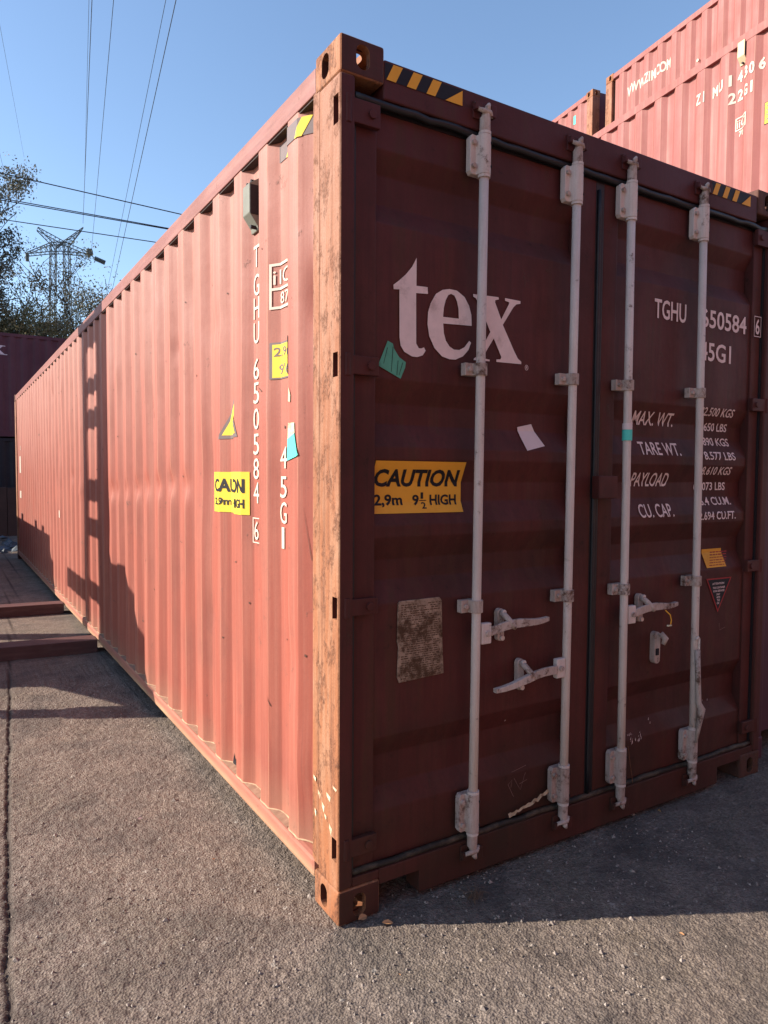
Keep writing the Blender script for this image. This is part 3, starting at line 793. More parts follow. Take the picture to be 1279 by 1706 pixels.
for p in ([(.77, .300), (.80, .245)], [(.77, .300), (.79, .315), (.785, .285)], [(.80, .32), (.835, .265), (.86, .33)], [(.79, .345), (.87, .355)], [(.83, .29), (.87, .30)],
          [(2.115, .80), (2.118, .765), (2.165, .775)]):
    scratch(p, .0009, M_scr, dL if p[0][0] < 1.2 else dR)
# torn sealant hanging at the foot of the left door
vs = []; n_ = 22
for k in range(n_+1):
    t = k/n_; x = .755+.235*t; z = .190+.060*t**1.4+.003*math.sin(k*2.1)
    vs += [(x, .008+jit(.003), z-.003-random.random()*.007), (x+jit(.003), .013, z+.002+random.random()*.004)]
MB().add(vs, [(2*i, 2*i+2, 2*i+3, 2*i+1) for i in range(n_)]).build('torn_sealant', M_cream2, dL)
MB().tube([(1.405, -.02, .345), (1.43, -.012, .26), (1.452, -.006, .20), (1.456, -.006, .17)], .0022, 5).build('loose_wire', M_rust, dR)

# ------------------------------------------------------------------ lettering and stickers on the side
def ts(s, a, b, c, d, bold=.0): return txt_side(s, a, b, c, d, M_lwhite, side, SP, bold)
for k_, zz in (('T', 2.415), ('G', 2.297), ('H', 2.202), ('U', 2.100), ('6', 1.950), ('5', 1.850), ('0', 1.742), ('5', 1.636), ('8', 1.533), ('4', 1.432)):
    ts(k_, .838, .778, zz-.044, zz+.044)
ts('6', .832, .784, 1.232, 1.312); on_side('lettering', *frame2d(.772, .845, 1.218, 1.326, .0045), M_lwhite, side, SP, .004)
for s, zz in (('4', 1.575), ('5', 1.460), ('G', 1.360), ('1', 1.262)): ts(s, .556 if s != '1' else .542, .496 if s != '1' else .518, zz-.042, zz+.042)
# iiC box
on_side('lettering', *frame2d(.43, .600, 2.150, 2.325, .010), M_lwhite, side, SP, .004)
on_side('lettering', *rect(.44, .590, 2.222, 2.232), M_lwhite, side, SP, .004)
ts('iIC', .585, .470, 2.244, 2.300); ts('87', .555, .480, 2.168, 2.212)
hs = on_side('height_sticker', *rect(.41, .600, 1.880, 2.022), M_gblk, side, SP, .0028)
on_side('sticker_face', *rect(.415, .588, 1.886, 2.014), M_yel2, hs, SP, .0038)
txt_side('2,9m', .582, .450, 1.962, 2.002, M_gblk, hs, SP, .01, .005, 'print'); txt_side("9'6", .560, .470, 1.896, 1.938, M_gblk, hs, SP, .01, .005, 'print')
wt = on_side('warning_triangle', *poly([(1.195, 1.672), (.93, 1.672), (1.062, 1.885)]), M_gblk, side, SP, .0028)
on_side('triangle_face', *poly([(1.168, 1.688), (.957, 1.688), (1.062, 1.853)]), M_yel2, wt, SP, .0038)
txt_side('9 FT 6', 1.10, 1.02, 1.742, 1.752, M_gblk, wt, SP, 0, .005, 'print'); txt_side('HIGH', 1.09, 1.03, 1.722, 1.732, M_gblk, wt, SP, 0, .005, 'print')
c2 = on_side('caution_sticker', *rect(.858, 1.252, 1.335, 1.520), M_yel2, side, SP, .0028)
txt_side('CAUTION', 1.240, .878, 1.428, 1.490, M_blk, c2, SP, .035, .0045, 'print')
txt_side('2,9m', 1.238, 1.118, 1.362, 1.402, M_blk, c2, SP, .03, .0045, 'print')
txt_side('9½', 1.080, 1.015, 1.362, 1.402, M_blk, c2, SP, .02, .0045, 'print'); txt_side('HIGH', .998, .880, 1.362, 1.402, M_blk, c2, SP, .03, .0045, 'print')
on_side('cyan_sticker', *poly([(.415, 1.640), (.348, 1.660), (.322, 1.580), (.330, 1.575), (.412, 1.560)]), M_cyan, side, SP, .0045)
on_side('torn_paper', *poly([(.416, 1.700), (.350, 1.698), (.346, 1.660), (.412, 1.638)]), M_cream, side, SP, .0035)
on_side('torn_paper', *poly([(.40, 1.83), (.385, 1.80), (.388, 1.775), (.408, 1.78)]), M_cream, side, SP, .0035)
for y, zc, w, h in ((6.75, .62, .09, .05), (6.6, 1.02, .06, .08), (11.2, 1.9, .2, .07), (11.2, 1.52, .25, .28), (11.2, 1.10, .25, .12), (11.2, .72, .2, .14)):
    on_side('painted_mark', *rect(y, y+w, zc, zc+h), M_lwhite, side, SP, .004)
on_side('paint_scrape', *rect(.735, .728, .55, .60), M_lwhite, side, SP, .004)
# ventilator
def vent(parent, mat, P, y0, y1, z0, z1, dark=True):
    xb = P.x0+P.d*.98; prt = .046
    pts = [(xb, z1), (xb-prt, z1-.030), (xb-prt, z0+.065), (xb-.012, z0+.018), (xb-.008, z0), (xb, z0)]
    m = MB(); n = len(pts); vs = [(x, y0, z) for x, z in pts]+[(x, y1, z) for x, z in pts]
    m.add(vs, [tuple(range(n)), tuple(range(n, 2*n))[::-1]]+[(i, (i+1) % n, n+(i+1) % n, n+i) for i in range(n)])
    v = m.build('ventilator', mat, parent, .003)
    MB().prism_yz([(y0-.003, z1-.035), (y0-.003, z0+.06), (y0+.001, z0+.06), (y0+.001, z1-.035)], xb-prt+.004, xb-.001).build('vent_shade_plate', M_blk, v)  # black plate that puts the near side's shade into colour
    return v
vt = vent(side, M_vent, SP, .770, .845, 2.510, 2.722)
for y, zz in ((.785, 2.705), (.83, 2.705), (.79, 2.524)):
    MB().cyl((SP.x0+SP.d-.020, y, zz), (1, 0, 0), .008, .03, 8).build('rivet', M_blk, vt)

# scars, a rust hole and paint remains
def scar(y0, z0, y1, z1, w, mat, nm='scratch'):
    d = Vector((y1-y0, z1-z0)).normalized(); n = Vector((-d.y, d.x))*w
    return on_side(nm, *poly([(y0-n.x*.2, z0-n.y*.2), (y1-n.x, z1-n.y), (y1+n.x, z1+n.y), (y0+n.x*.2, z0+n.y*.2)]), mat, side, SP, .0025)
M_scar = plain('dark_scratch', (.11, .05, .035), var=.3)
for a in ((.305, 1.39, .275, 1.20, .0012), (.275, 1.20, .268, .95, .0009), (.70, 1.86, .66, 1.84, .003), (.70, 2.10, .715, 2.02, .0015), (.45, 1.90, .43, 1.86, .0015), (1.9, 1.15, 1.8, 1.14, .002),
          (.52, 2.15, .44, 2.14, .002), (1.0, 1.12, .96, 1.125, .003), (2.42, 2.02, 2.40, 1.85, .002), (.62, .62, .60, .58, .002), (.24, .60, .23, .52, .003)):
    scar(*a, M_scar)
for y, z in ((1.30, 2.72), (1.02, 2.70), (.76, 2.69), (.50, 2.63), (1.58, 2.72), (1.86, 2.73)): scar(y+.03, z-.02, y-.03, z, .0012, M_scar)
on_side('rust_hole', *poly([(1.120, .158), (1.100, .215), (1.094, .180), (1.080, .196), (1.074, .170), (1.060, .158)]), M_blk, side, SP, .003)
g_ = random.Random(12)
for k in range(80):
    y = g_.uniform(.25, 7); z = g_.uniform(.2, 2.6); h = g_.uniform(.004, .012)
    on_side('rust_fleck', *poly([(y, z), (y+h*.6, z+h*.3), (y+h*.5, z+h*1.2), (y-h*.3, z+h*.8)]), M_scar, side, SP, .0025)
m = MB()
for y, z, w, h in ((.185, .455, .02, .020), (.150, .415, .022, .03), (.120, .385, .02, .035), (.085, .43, .03, .025), (.065, .33, .02, .04), (.04, .47, .03, .014), (.175, .34, .012, .03), (.10, .35, .015, .018)):
    m.add([(-.0006, y, z), (-.0006, y-w, z-h*.3), (-.0006, y-w*.8, z-h), (-.0006, y-w*.1, z-h*.5)], [(0, 1, 2, 3)])
m.build('paint_remains', M_cream, C)['kind'] = 'stuff'

# ------------------------------------------------------------------ other containers
def stack_container(name, loc, rz, Lc, Hc, label, group, mat, e0=.40, pitch=.278, W_=2.438, endmat=None, near_door=False):
    R = empty(name, loc, rz, label, 'shipping container', group)
    for fx in (0, 1):
        for fy in (0, 1):
            for fz in (0, 1):
                o = link_mesh('corner_casting', CVS[(fx, fy, 1-fz, mat.name)], None, R)
                o.location = (W_ if fx else 0, Lc if fy else 0, .118 if not fz else Hc-.118)
    P = SideProf(e0, pitch, .19, Lc-.19, dents=False, fl=.056, ou=.084)
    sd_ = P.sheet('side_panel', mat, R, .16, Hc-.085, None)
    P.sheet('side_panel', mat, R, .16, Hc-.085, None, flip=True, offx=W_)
    for x0, x1 in ((.001, .061), (W_-.061, W_-.001)):
        MB().box(x0, x1, .179, Lc-.179, Hc-.100, Hc-.022).build('top_side_rail', mat, R, .004)
        MB().box(x0, x1, .179, Lc-.179, .020, .165).build('bottom_side_rail', mat, R, .004)
    for x in (.001, W_-.151):
        for y in (.001, Lc-.151):
            MB().box(x, x+.150, y, y+.150, .118, Hc-.118).build('corner_post', mat if mat is not M_stack else M_post, R, .008)
    em = endmat or mat
    for y0, y1 in ((.03, .075), (Lc-.075, Lc-.03)):
        m = MB(); m.box(.152, W_-.152, y0, y1, .13, Hc-.02); m.build('end_wall', em, R)
    MB().box(.062, W_-.062, .08, Lc-.08, Hc-.040, Hc-.024).build('roof', mat, R)
    MB().box(.062, W_-.062, .08, Lc-.08, .10, .14).build('floor', M_dark, R)
    return R, sd_, P
CVS = {}
for mt in (M_stack, M_backred, M_backblk):
    for key, me in CV.items():
        c = me.copy(); c.materials.clear(); c.materials.append(M_post if mt is M_stack else mt); CVS[(*key, mt.name)] = c
ROT = -math.radians(9.05); dvec = Vector((math.sin(-ROT), math.cos(-ROT), 0))
def rowpos(A, s, z): return (A[0]+dvec.x*s, A[1]+dvec.y*s, z)
A = (5.031, 1.636); B_ = (8.013, 4.279)
g1 = 'pink red containers stacked behind the maroon doors'
stack_container('stacked_container', rowpos(A, -.56, 0), ROT, 6.058, 2.896, 'pink red container on the ground, lowest of the near stack behind the maroon doors', g1, M_stack)
z1, zs, zP = stack_container('stacked_container', rowpos(A, -.56, 2.896), ROT, 6.058, 2.591, 'sunlit pink red container lettered ZIMU 14306 at the right edge behind the maroon doors', g1, M_stack, e0=.56+.193-.285+.02)
for k, (zz, hh) in enumerate(((0, 2.896), (2.896, 2.591))):
    stack_container('stacked_container', rowpos(B_, 2.10-6.058, zz), ROT, 6.058, hh, ('pink red container on the ground at the foot of the rear stack', 'pink red container in the middle tier of the rear stack')[k], g1, M_stack)
u1, us, uP = stack_container('stacked_container', rowpos(B_, 2.10-6.058, 5.487), ROT, 6.058, 2.591, 'topmost sunlit pink red container with a white web address along its side', g1, M_stack, e0=.45)
for k, (zz, hh) in enumerate(((0, 2.896), (2.896, 2.591), (5.487, 2.591))):
    w1, ws, wP = stack_container('stacked_container', rowpos(B_, 2.43, zz), ROT, 6.058, hh,
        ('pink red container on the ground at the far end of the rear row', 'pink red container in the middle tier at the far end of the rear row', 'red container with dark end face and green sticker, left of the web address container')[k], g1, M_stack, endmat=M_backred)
# lettering on the near stacked container; local y = s + .56, local z = z - 2.896
def tz(s, a, b, c, d, P, sd_, zo, so, bold=.03): return txt_side(s, a+so, b+so, c-zo, d-zo, M_lwhite, sd_, P, bold, .004)
for s, a in (('Z', .775), ('I', .685), ('M', .605), ('U', .520)):
    w = .012 if s == 'I' else .062
    tz(s, a, a-w, 5.078, 5.178, zP, zs, 2.896, .56)
for s, a in (('1', .395), ('4', .325), ('3', .245), ('0', .175), ('6', .092)):
    tz(s, a, a-(.022 if s == '1' else .055), 5.078, 5.178, zP, zs, 2.896, .56)
for s, a in (('2', .395), ('2', .318), ('G', .240), ('1', .155)):
    tz(s, a, a-(.022 if s == '1' else .055), 4.915, 5.015, zP, zs, 2.896, .56)
on_side('lettering', *frame2d(.195+.56, .335+.56, 4.655-2.896, 4.770-2.896, .010), M_lwhite, zs, zP, .004)
tz('iiC', .318, .212, 4.675, 4.750, zP, zs, 2.896, .56, .01); tz('70', .295, .235, 4.595, 4.645, zP, zs, 2.896, .56)
yz = on_side('height_sticker', *rect(-.15+.56, .035+.56, 4.585-2.896, 4.775-2.896), M_blk, zs, zP, .003)
on_side('sticker_face', *rect(-.143+.56, .028+.56, 4.592-2.896, 4.768-2.896), M_yel2, yz, zP, .004)
for i in range(4): on_side('print', *rect(-.12+.56, .015+.56, 4.62+i*.038-2.896, 4.632+i*.038-2.896), M_gblk, yz, zP, .005)
vz = vent(zs, M_ventz, zP, .225+.56, .300+.56, 5.215-2.896, 5.440-2.896)
for y, zz in ((.80, 5.43), (.845, 5.43), (.82, 5.225)):
    MB().cyl((.02, y, zz-2.896), (1, 0, 0), .009, .02, 8).build('rivet', M_blk, vz)
# web address on the top container: local y = s + 3.958
so = 6.058-2.10
tz('WWW.ZIM.COM', 1.62, .70, 7.545, 7.700, uP, us, 5.487, so, .03)
on_side('sticker', *rect(2.93-2.43, 2.98-2.43, 7.72-5.487, 7.87-5.487), M_cyan, ws, wP, .004)
MB().cyl((.0, .15+so, 7.35-5.487), (1, 0, 0), .02, .03, 8).build('rivet', M_lwhite, us)

# containers closing the yard at the back left (long side faces the camera)
g2 = 'dark containers at the back of the yard'
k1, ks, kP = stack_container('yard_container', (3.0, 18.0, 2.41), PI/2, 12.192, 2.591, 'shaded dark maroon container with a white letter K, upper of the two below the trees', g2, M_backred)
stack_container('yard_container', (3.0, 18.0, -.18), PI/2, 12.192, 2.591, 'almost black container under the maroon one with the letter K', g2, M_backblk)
def serifK():
    x0, x1, z0, z1 = -.10, .31, 4.44, 4.665; w = .018
    P_ = []
    P_.append([(x0, z0), (x0+.15, z0), (x0+.15, z0+w), (x0+.11, z0+w), (x0+.11, z1-w), (x0+.15, z1-w), (x0+.15, z1), (x0, z1), (x0, z1-w), (x0+.04, z1-w), (x0+.04, z0+w), (x0, z0+w)])
    P_.append([(x0+.11, z0+.085), (x0+.26, z1-w), (x0+.22, z1-w), (x0+.22, z1), (x0+.37, z1), (x0+.37, z1-w), (x0+.32, z1-w), (x0+.22, z0+.125),
               (x0+.35, z0+w), (x0+.41, z0+w), (x0+.41, z0), (x0+.24, z0), (x0+.24, z0+w), (x0+.26, z0+w), (x0+.165, z0+.10), (x0+.11, z0+.065)])
    for p in P_:
        v, f = tri_poly([(3.0-x, z-2.41) for x, z in p]); on_side('lettering', v, f, M_letK, ks, kP, .004)
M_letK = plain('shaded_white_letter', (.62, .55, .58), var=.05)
serifK()
wl_ = MB()
for k in range(9): wl_.box(-7+k*1.2, -7+k*1.2+1.19, 17.35, 17.5, -.02, 1.17+.01*(k % 2))
tag(wl_.build('low_wall', plain('brown_wall_render', (.06, .036, .03), var=.25, scale=2, rough=.85), bev=.01), 'low brown wall of panels in front of the black container at far left', 'wall')
# pale plastic rubble lying along the foot of the wall
rb = MB()
for k in range(260):
    x = rng.uniform(-2.5, .1); y = rng.uniform(13.0, 16.8); s_ = rng.uniform(.04, .22); h = rng.uniform(.02, .12); a = rng.uniform(0, 3)
    pts = [(x+s_*math.cos(a+t*1.57)*rng.uniform(.5, 1.1), y+s_*math.sin(a+t*1.57)*rng.uniform(.5, 1.1), rng.uniform(0, h)) for t in range(4)]
    rb.add(pts+[(x, y, h+.02)], [(0, 1, 4), (1, 2, 4), (2, 3, 4), (3, 0, 4)])
tag(rb.build('plastic_rubble', plain('blue_white_plastic', (.07, .09, .11), var=.7, scale=4)), kind='stuff')

# right-hand neighbour, then an unseen row added behind the photographer to block sky light
stack_container('yard_container', (2.478, .10, 0), 0, 6.058, 2.896, 'dark maroon container squeezed close against the right side of the foreground container', None, M_backred)
g3 = 'unseen containers added behind the photographer to block sky light from the maroon doors'
for x_, zz, hh, lb in ((-5.0, 0, 2.896, 'unseen red container added on the ground behind the photographer, left one'), (-5.0, 2.896, 2.591, 'unseen red container added in the second tier behind the photographer, left one'),
                   (7.4, 0, 2.896, 'unseen red container added on the ground behind the photographer, right one'), (7.4, 2.896, 2.591, 'unseen red container added in the second tier behind the photographer, right one'),
                   (-5.0, 5.487, 2.591, 'unseen red container added in the top tier behind the photographer, left one'), (7.4, 5.487, 2.591, 'unseen red container added in the top tier behind the photographer, right one')):
    stack_container('yard_container', (x_, -8.6, zz), -PI/2, 12.192, hh, lb, g3, M_stack)

# steel beams lying across the lane
def beam(y0, y1, yr, hh, label):
    m = MB(); x0, x1 = -3.2, -.012
    vs = []
    for x, a, b in ((x0, y0+.35, y1+.35), (x1, y0, y1)):
        vs += [(x, a, .0), (x, b, .0), (x, b, hh), (x, a, hh)]
    m.add(vs, [(0, 1, 2, 3), (4, 7, 6, 5), (0, 4, 5, 1), (1, 5, 6, 2), (2, 6, 7, 3), (3, 7, 4, 0)])
    t = m.build('steel_beam', M_beam, bev=.004)
    tag(t, label, 'beam', 'steel beams lying across the lane')
    return t
beam(4.30, 4.52, 0, .11, 'dark red steel beam lying across the lane, nearer to the camera of the two')
beam(6.28, 6.48, 0, .11, 'dark red steel beam lying across the lane, farther from the camera of the two')
# plant standing just left of the view; its shadow falls on the container side and the lane
lt = empty('loading_mast', (-2.0, 5.1, 0), 0, 'tall steel mast with cross bars left of the lane, casting the ladder shaped shadow', 'mast')
def lbox(n, x0, x1, y0, y1, z0, z1, p): return MB().box(x0, x1, y0, y1, z0, z1).build(n, M_beam, p, .004)
lbox('mast_channel', -.06, .06, -.03, .25, 0, 4.75, lt); lbox('mast_channel', -.06, .06, .86, 1.08, 0, 4.75, lt)
for z0, z1 in ((3.78, 3.98), (3.38, 3.48), (3.08, 3.21), (2.45, 2.60), (2.14, 2.26), (1.58, 1.70), (4.10, 4.35)):
    lbox('cross_bar', -.04, .04, .24, .87, z0, z1, lt)
lbox('cross_bar', -.04, .04, 1.07, 2.1, 1.50, 1.66, lt)
hp = empty('steel_hopper', (-2.0, 0, 0), 0, 'steel hopper with sloping end standing on legs left of the lane', 'hopper')
pts = [(5.20, .9), (5.20, 2.0), (4.85, 2.0), (4.83, 1.88), (4.29, 1.93), (4.29, 1.80), (4.03, 1.72), (3.86, 1.50), (3.70, 1.33), (3.66, 1.22), (3.95, 1.12), (4.32, .95), (4.26, .5), (4.24, 0), (5.20, 0)]
v, f = tri_poly(pts)
MB().prism_yz(pts, -.15, .15).build('hopper_body', M_beam, hp)
MB().box(-.05, .05, 3.53, 3.66, 0, .9).build('leg', M_beam, hp); MB().box(-.05, .05, 3.5, 3.7, .9, 1.28).build('leg', M_beam, hp)
bn = empty('open_bin', (-2.3, 8.9, 0), 0, 'low rusty open bin left of the lane near its far end', 'bin')
MB().box(0, .05, 0, 5.4, 0, 2.05).build('bin_side', M_beam, bn); MB().box(-1.6, -1.55, 0, 5.4, 0, 2.05).build('bin_side', M_beam, bn)
MB().box(-1.55, 0, 0, .05, 0, 2.05).build('bin_end', M_beam, bn); MB().box(-1.55, 0, 5.35, 5.4, 0, 2.05).build('bin_end', M_beam, bn)
MB().box(-1.55, 0, .05, 5.35, .05, .10).build('bin_floor', M_beam, bn)
for y in (.6, 1.3, 3.4, 4.7): MB().box(-.3, .04, y, y+.25, 2.05, 2.05+.06+.05*random.random()).build('lip_piece', M_beam, bn)

# ------------------------------------------------------------------ trees
def leaf_mat(name, a, b, c):
    m, nt, N, L, B = new_mat(name); tc = N.new('ShaderNodeTexCoord').outputs['Object']
    n1 = noise(nt, tc, .7, 3, .6); n2 = noise(nt, tc, 9, 3, .7)
    col = mix(nt, ramp(nt, n1, .4, .6), a, b); col = mix(nt, ramp(nt, n2, .45, .65), col, c)
    L.new(col, B.inputs['Base Color']); B.inputs['Roughness'].default_value = .6
    T_ = N.new('ShaderNodeBsdfTranslucent'); L.new(col, T_.inputs[0]); mx = N.new('ShaderNodeMixShader'); mx.inputs[0].default_value = .35
    L.new(B.outputs[0], mx.inputs[1]); L.new(T_.outputs[0], mx.inputs[2]); L.new(mx.outputs[0], N['Material Output'].inputs[0])
    return m
M_leafg = leaf_mat('grey_green_leaves', (.075, .070, .055), (.13, .115, .11), (.08, .09, .035))
M_leafo = leaf_mat('olive_brown_leaves', (.11, .10, .035), (.16, .10, .05), (.20, .16, .08))
M_leafy = leaf_mat('fresh_green_leaves', (.09, .10, .045), (.15, .12, .08), (.08, .085, .04))
M_bark = plain('dark_bark', (.035, .028, .025), var=.3, scale=6, rough=.9)
def tree(x, y, h, spread, leaves, size, mat, label, r0=.16, seed=1, gap=.5, low=.3):
    g = random.Random(seed); R = empty('deciduous_tree', (x, y, 0), 0, label, 'tree', 'trees behind the yard containers')
    segs = []; tips = []
    def grow(p, d, ln, r, lvl):
        n = 4; pts = [p]; q = p.copy(); dd = d.copy()
        for i in range(n):
            dd = (dd+Vector((g.uniform(-.25, .25), g.uniform(-.25, .25), g.uniform(-.10, .18)))).normalized(); q = q+dd*ln/n; pts.append(q.copy())
        segs.append((pts, r, lvl))
        if lvl >= 2: tips.extend(pts[1:])
        if lvl < 6:
            for k in range(g.choice((2, 3)) if lvl else 6):
                t = g.uniform(.4, 1); b = pts[min(n, int(t*n))]
                az = g.uniform(0, 2*PI); up = g.uniform(.0, .9)
                nd = (dd*.55+Vector((math.cos(az), math.sin(az), up*.7))*.8).normalized()
                grow(b.copy(), nd, ln*g.uniform(.6, .85), r*.52, lvl+1)
    grow(Vector((0, 0, 0)), Vector((g.uniform(-.1, .1), 0, 1)), 4, r0, 0)
    zm = max(t.z for t in tips); xm = sorted(abs(t.x) for t in tips)[int(len(tips)*.97)]
    sc = lambda v: Vector((v.x*spread/xm, v.y*spread/xm, v.z*h/zm))
    tr_ = MB()
    for pts, r, lvl in segs:
        if lvl < 6: tr_.tube([sc(p) for p in pts], [max(.010, r*(1-.45*i/4)) for i in range(5)], 8 if lvl == 0 else 4, cap=False)
    tr_.build('trunk', M_bark, R)
    P0 = np.array([tuple(sc(t)) for t in tips]); gg = np.random.default_rng(seed)
    idx = gg.integers(0, len(P0), leaves); c = P0[idx]+gg.normal(0, .16, (leaves, 3))
    clump = vnoise(c[:, 0]+c[:, 1]*.7+50, c[:, 2]+50, 1.6, seed)+.5
    c = c[(clump > gap*.7) & (c[:, 2] > h*low)]; n = len(c)
    a = gg.normal(size=(n, 3)); a /= np.linalg.norm(a, axis=1)[:, None]; b = np.cross(a, gg.normal(size=(n, 3))); b /= np.linalg.norm(b, axis=1)[:, None]
    s = gg.uniform(.5, 1.2, (n, 1))*size
    V = np.stack([c-a*s, c+b*s*.45, c+a*s, c-b*s*.45], 1).reshape(-1, 3)
    me = bpy.data.meshes.new('crown'); me.vertices.add(4*n); me.vertices.foreach_set('co', V.ravel().astype('f'))
    me.loops.add(4*n); me.loops.foreach_set('vertex_index', np.arange(4*n).astype('i'))
    me.polygons.add(n); me.polygons.foreach_set('loop_start', (np.arange(n)*4).astype('i')); me.update(calc_edges=True)
    link_mesh('crown', me, mat, R)
    return R
tree(-.4, 25.5, 11.9, 3.0, 95000, .055, M_leafg, 'tallest tree at the left edge with dense grey green leaves and a dark bent branch', .24, 4)
tree(2.3, 24.5, 8.8, 2.4, 42000, .05, M_leafo, 'olive brown tree rising right behind the container with the letter K', .15, 11)
tree(3.2, 28, 10.0, 2.6, 19000, .05, M_leafy, 'sparse tree with thin twigs in front of the pylon', .11, 21, gap=.75)
tree(5.3, 29, 9.2, 2.1, 20000, .055, M_leafy, 'low green tree partly hidden by the long red container', .11, 33, gap=.7)
tree(.4, 23.5, 8.9, 2.4, 50000, .055, M_leafo, 'low brownish tree in front of the tallest one at the left edge', .14, 47)


# ------------------------------------------------------------------ pylon
CAMP = Vector((-1.08485511, -2.03353799, 1.50569971))
def dirpx(u, v): return (r_*((u-639.5)/1186.157)-u_*((v-853)/1186.157)+f_)
def atY(u, v, y): d = dirpx(u, v); return CAMP+d*((y-CAMP.y)/d.y)
def atZ(u, v, z): d = dirpx(u, v); return CAMP+d*((z-CAMP.z)/d.z)
YP = 75.0
def pyl():
    R = empty('pylon', (8.89, YP, 0), 0, 'dark steel lattice pylon with horned top rising behind the trees at left', 'pylon')
    def P3(u, v, dy=0):
        return atY(u, v, YP)+Vector((-8.89, dy-YP, 0))
    def lattice(name, chords, r=.048, n=5):
        m = MB()
        for dy in (-.5, .5):
            (a0, a1), (b0, b1) = chords
            A0, A1, B0, B1 = [P3(*q, dy) for q in (a0, a1, b0, b1)]
            m.tube([A0, A1], r, 5); m.tube([B0, B1], r, 5)
            for i in range(n):
                s = A0.lerp(A1, i/n); t = B0.lerp(B1, (i+1)/n); q = A0.lerp(A1, (i+1)/n); m.tube([s, t], r*.5, 4); m.tube([t, q], r*.45, 4)
        for c in chords[0]: m.tube([P3(*c, -.5), P3(*c, .5)], r*.6, 4)
        m.build(name, M_pyl, R)
    lattice('horn', (((62, 381), (106, 405)), ((62, 382), (93, 413))), n=6)
    lattice('horn', (((137, 381), (93, 412)), ((137, 382), (117, 408))), n=6)
    lattice('cross_arm', (((45, 422), (84, 406)), ((45, 425), (84, 421))), n=5)
    lattice('cross_arm', (((150, 424), (106, 405)), ((150, 425), (106, 421))), n=6)
    lattice('cross_arm', (((84, 406), (106, 405)), ((84, 421), (106, 421))), n=3)
    lattice('leg', (((84, 406), (80, 700)), ((93, 413), (90, 700))), n=18)
    lattice('leg', (((106, 405), (112, 700)), ((115, 408), (122, 700))), n=18)
    a = P3(157, 430); b = P3(175, 438)
    m = MB().tube([P3(150, 424), a], .05, 5)
    ds = 16
    for i in range(ds): m.cyl(a.lerp(b, (i+.5)/ds), b-a, .24, (b-a).length/ds*.6, 8)
    m.build('insulator_string', M_pyl, R)
    m = MB(); c = P3(45, 422)
    for i in range(6): m.cyl(c+Vector((0, 0, -.14*i)), (0, 0, 1), .17, .08, 8)
    m.build('insulator_string', M_pyl, R)
    m = MB(); c = P3(149, 420)
    m.cyl(c, (1, 0, .2), .35, .5, 8); m.build('insulator_cap', M_pyl, R)
pyl()
# ------------------------------------------------------------------ cables
def cable(a, b, r, label, group, sag=0.0, ext=.6):
    d = b-a; A_ = a; B2 = b+d*ext; n = 24; pts = []
    for i in range(n+1):
        t = i/n; p = A_.lerp(B2, t); p.z -= 4*sag*t*(1-t); pts.append(p)
    o = MB().tube(pts, r, 6).build('power_cable', M_wire); tag(o, label, 'cable', group); return o
ga = 'long cables running to the pylon'
for (a, b, r, lab) in (((138, 372), (153, 0), .018, 'thin overhead cable meeting the right horn of the pylon'),
                 ((140, 330), (148, 0), .010, 'faintest cable just left of the one that meets the pylon horn'),
                 ((152, 420), (189, 0), .015, 'overhead cable meeting the right cross arm end of the pylon'),
                 ((176, 497), (276, 0), .014, 'left cable of the slanting pair right of the pylon'),
                 ((187, 482), (293, 0), .020, 'right and thicker cable of the slanting pair right of the pylon'),
                 ((40, 262), (0, 45), .008, 'very faint cable high at the left edge of the sky'),
                 ((36, 410), (0, 258), .010, 'faint cable slanting down into the tree at the left edge')):
    cable(atY(*a, 76), atZ(*b, 24), r, lab, ga)
gb = 'cables crossing low behind the container'
for (a, b, r, lab) in (((0, 288), (310, 359), .0115, 'uppermost of the dark cables crossing the sky at left'),
                 ((0, 330), (278, 380), .0105, 'upper one of the close pair of cables crossing in front of the tree'),
                 ((0, 333), (278, 381.5), .0105, 'lower one of the close pair of cables crossing in front of the tree'),
                 ((0, 365), (262, 404), .010, 'lowest dark cable crossing just above the pylon')):
    pa = atY(*a, 16); pb = atY(*b, 14.5); cable(pa-(pb-pa)*1.0, pb, r, lab, gb, ext=2.5, sag=.0)

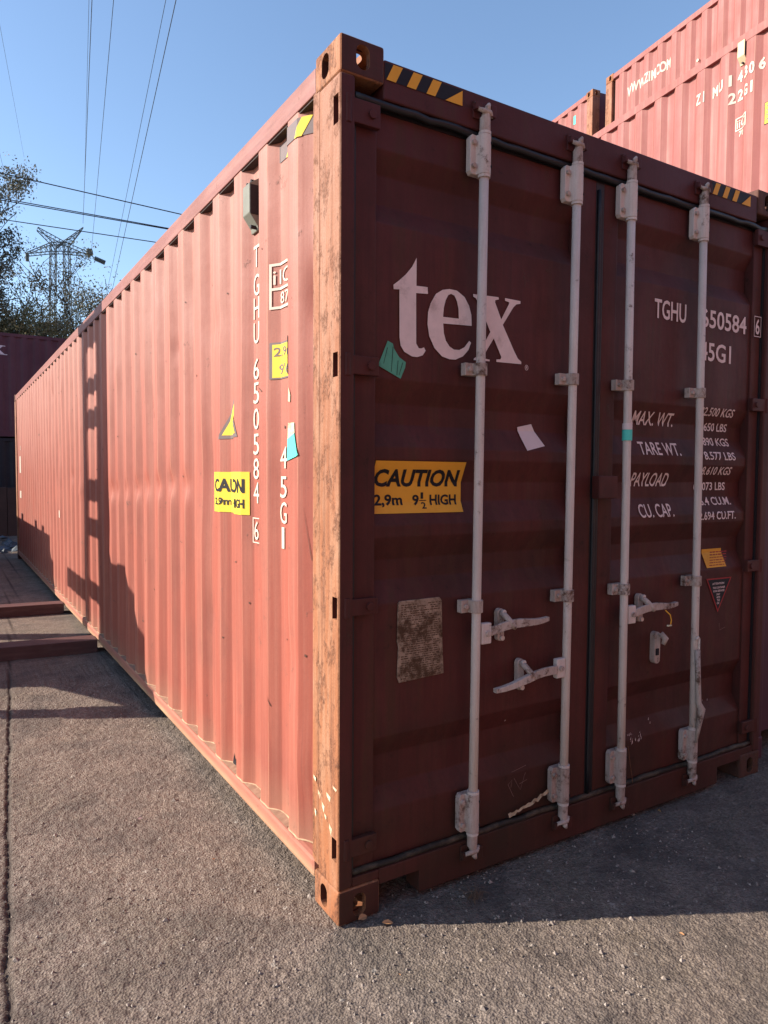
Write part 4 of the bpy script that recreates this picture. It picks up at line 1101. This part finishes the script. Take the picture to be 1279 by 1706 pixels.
# ------------------------------------------------------------------ small things on the ground
def leaf(loc, s, rz, tilt, label, mat=M_dry):
    m = MB(); out = [(-1, 0, 0), (-.5, .38, .10), (.1, .45, .16), (.7, .2, .10), (1, -.05, .02), (.4, -.4, .14), (-.3, -.42, .12)]
    m.add([(x*s, y*s, z*s*1.6) for x, y, z in out]+[(0, 0, -.02*s)], [(i, (i+1) % 7, 7) for i in range(7)])
    o = m.build('dry_leaf', mat); o.location = loc; o.rotation_euler = (tilt, .2, rz); tag(o, label, 'leaf', 'fallen dry leaves'); return o
leaf((.088, -.010, .012), .024, .4, .6, 'curled tan leaf lodged in the bottom corner casting of the maroon door end')
leaf((.150, -.072, .008), .020, -.3, .3, 'tan dry leaf on the shaded ground right of the bottom corner casting')
leaf((1.60, -.04, .02), .016, 1.2, 1.2, 'small orange leaf beside the foot of the door sill below the third rod')
for k, (x, y) in enumerate(((-.22, .62), (-.55, 1.75), (-.12, 2.05), (.42, -.42), (.95, -.62), (-.62, .55), (.05, -.30))):
    leaf((x, y, .006), .007+.002*(k % 3), k*1.3, .3, ('tiny tan leaf fleck on the sunlit asphalt near the rust hole in the side wall', 'tiny dark leaf fleck on sunlit asphalt well left of the container, nearest the shadow bar',
          'tiny tan leaf fleck close under the bottom rail behind the rust hole', 'tiny dark leaf fleck on sunlit asphalt just beyond the door end shadow', 'tiny tan leaf fleck on sunlit asphalt at the lower right, beyond the shadow',
          'tiny dark leaf fleck between the ground joint and the near corner post', 'tiny tan leaf fleck on sunlit asphalt directly below the near corner casting')[k], (M_dry, M_dark)[k % 2])
leaf((-.39, 1.10, .008), .011, .2, .2, 'small pale scrap lying on the sunlit asphalt left of the container', M_paper)
leaf((-.32, -.10, .008), .007, 1.2, .3, 'tiny dark leaf on the sunlit asphalt at the bottom of the photo', M_dark)
tf = MB()
for k in range(46):
    a = rng.uniform(0, 6.28); l = rng.uniform(.02, .06); x, y = .50+rng.normal(0, .014), -.10+rng.normal(0, .010)
    tf.tube([(x, y, 0), (x+l*.4*math.cos(a), y+l*.4*math.sin(a), l*.5), (x+l*math.cos(a), y+l*math.sin(a), l*.35)], [.0009, .0008, .0004], 4)
tag(tf.build('dry_grass_tuft', plain('straw', (.13, .08, .05), var=.3)), 'small tuft of dry grass on the shaded ground below the first locking rod', 'grass tuft')
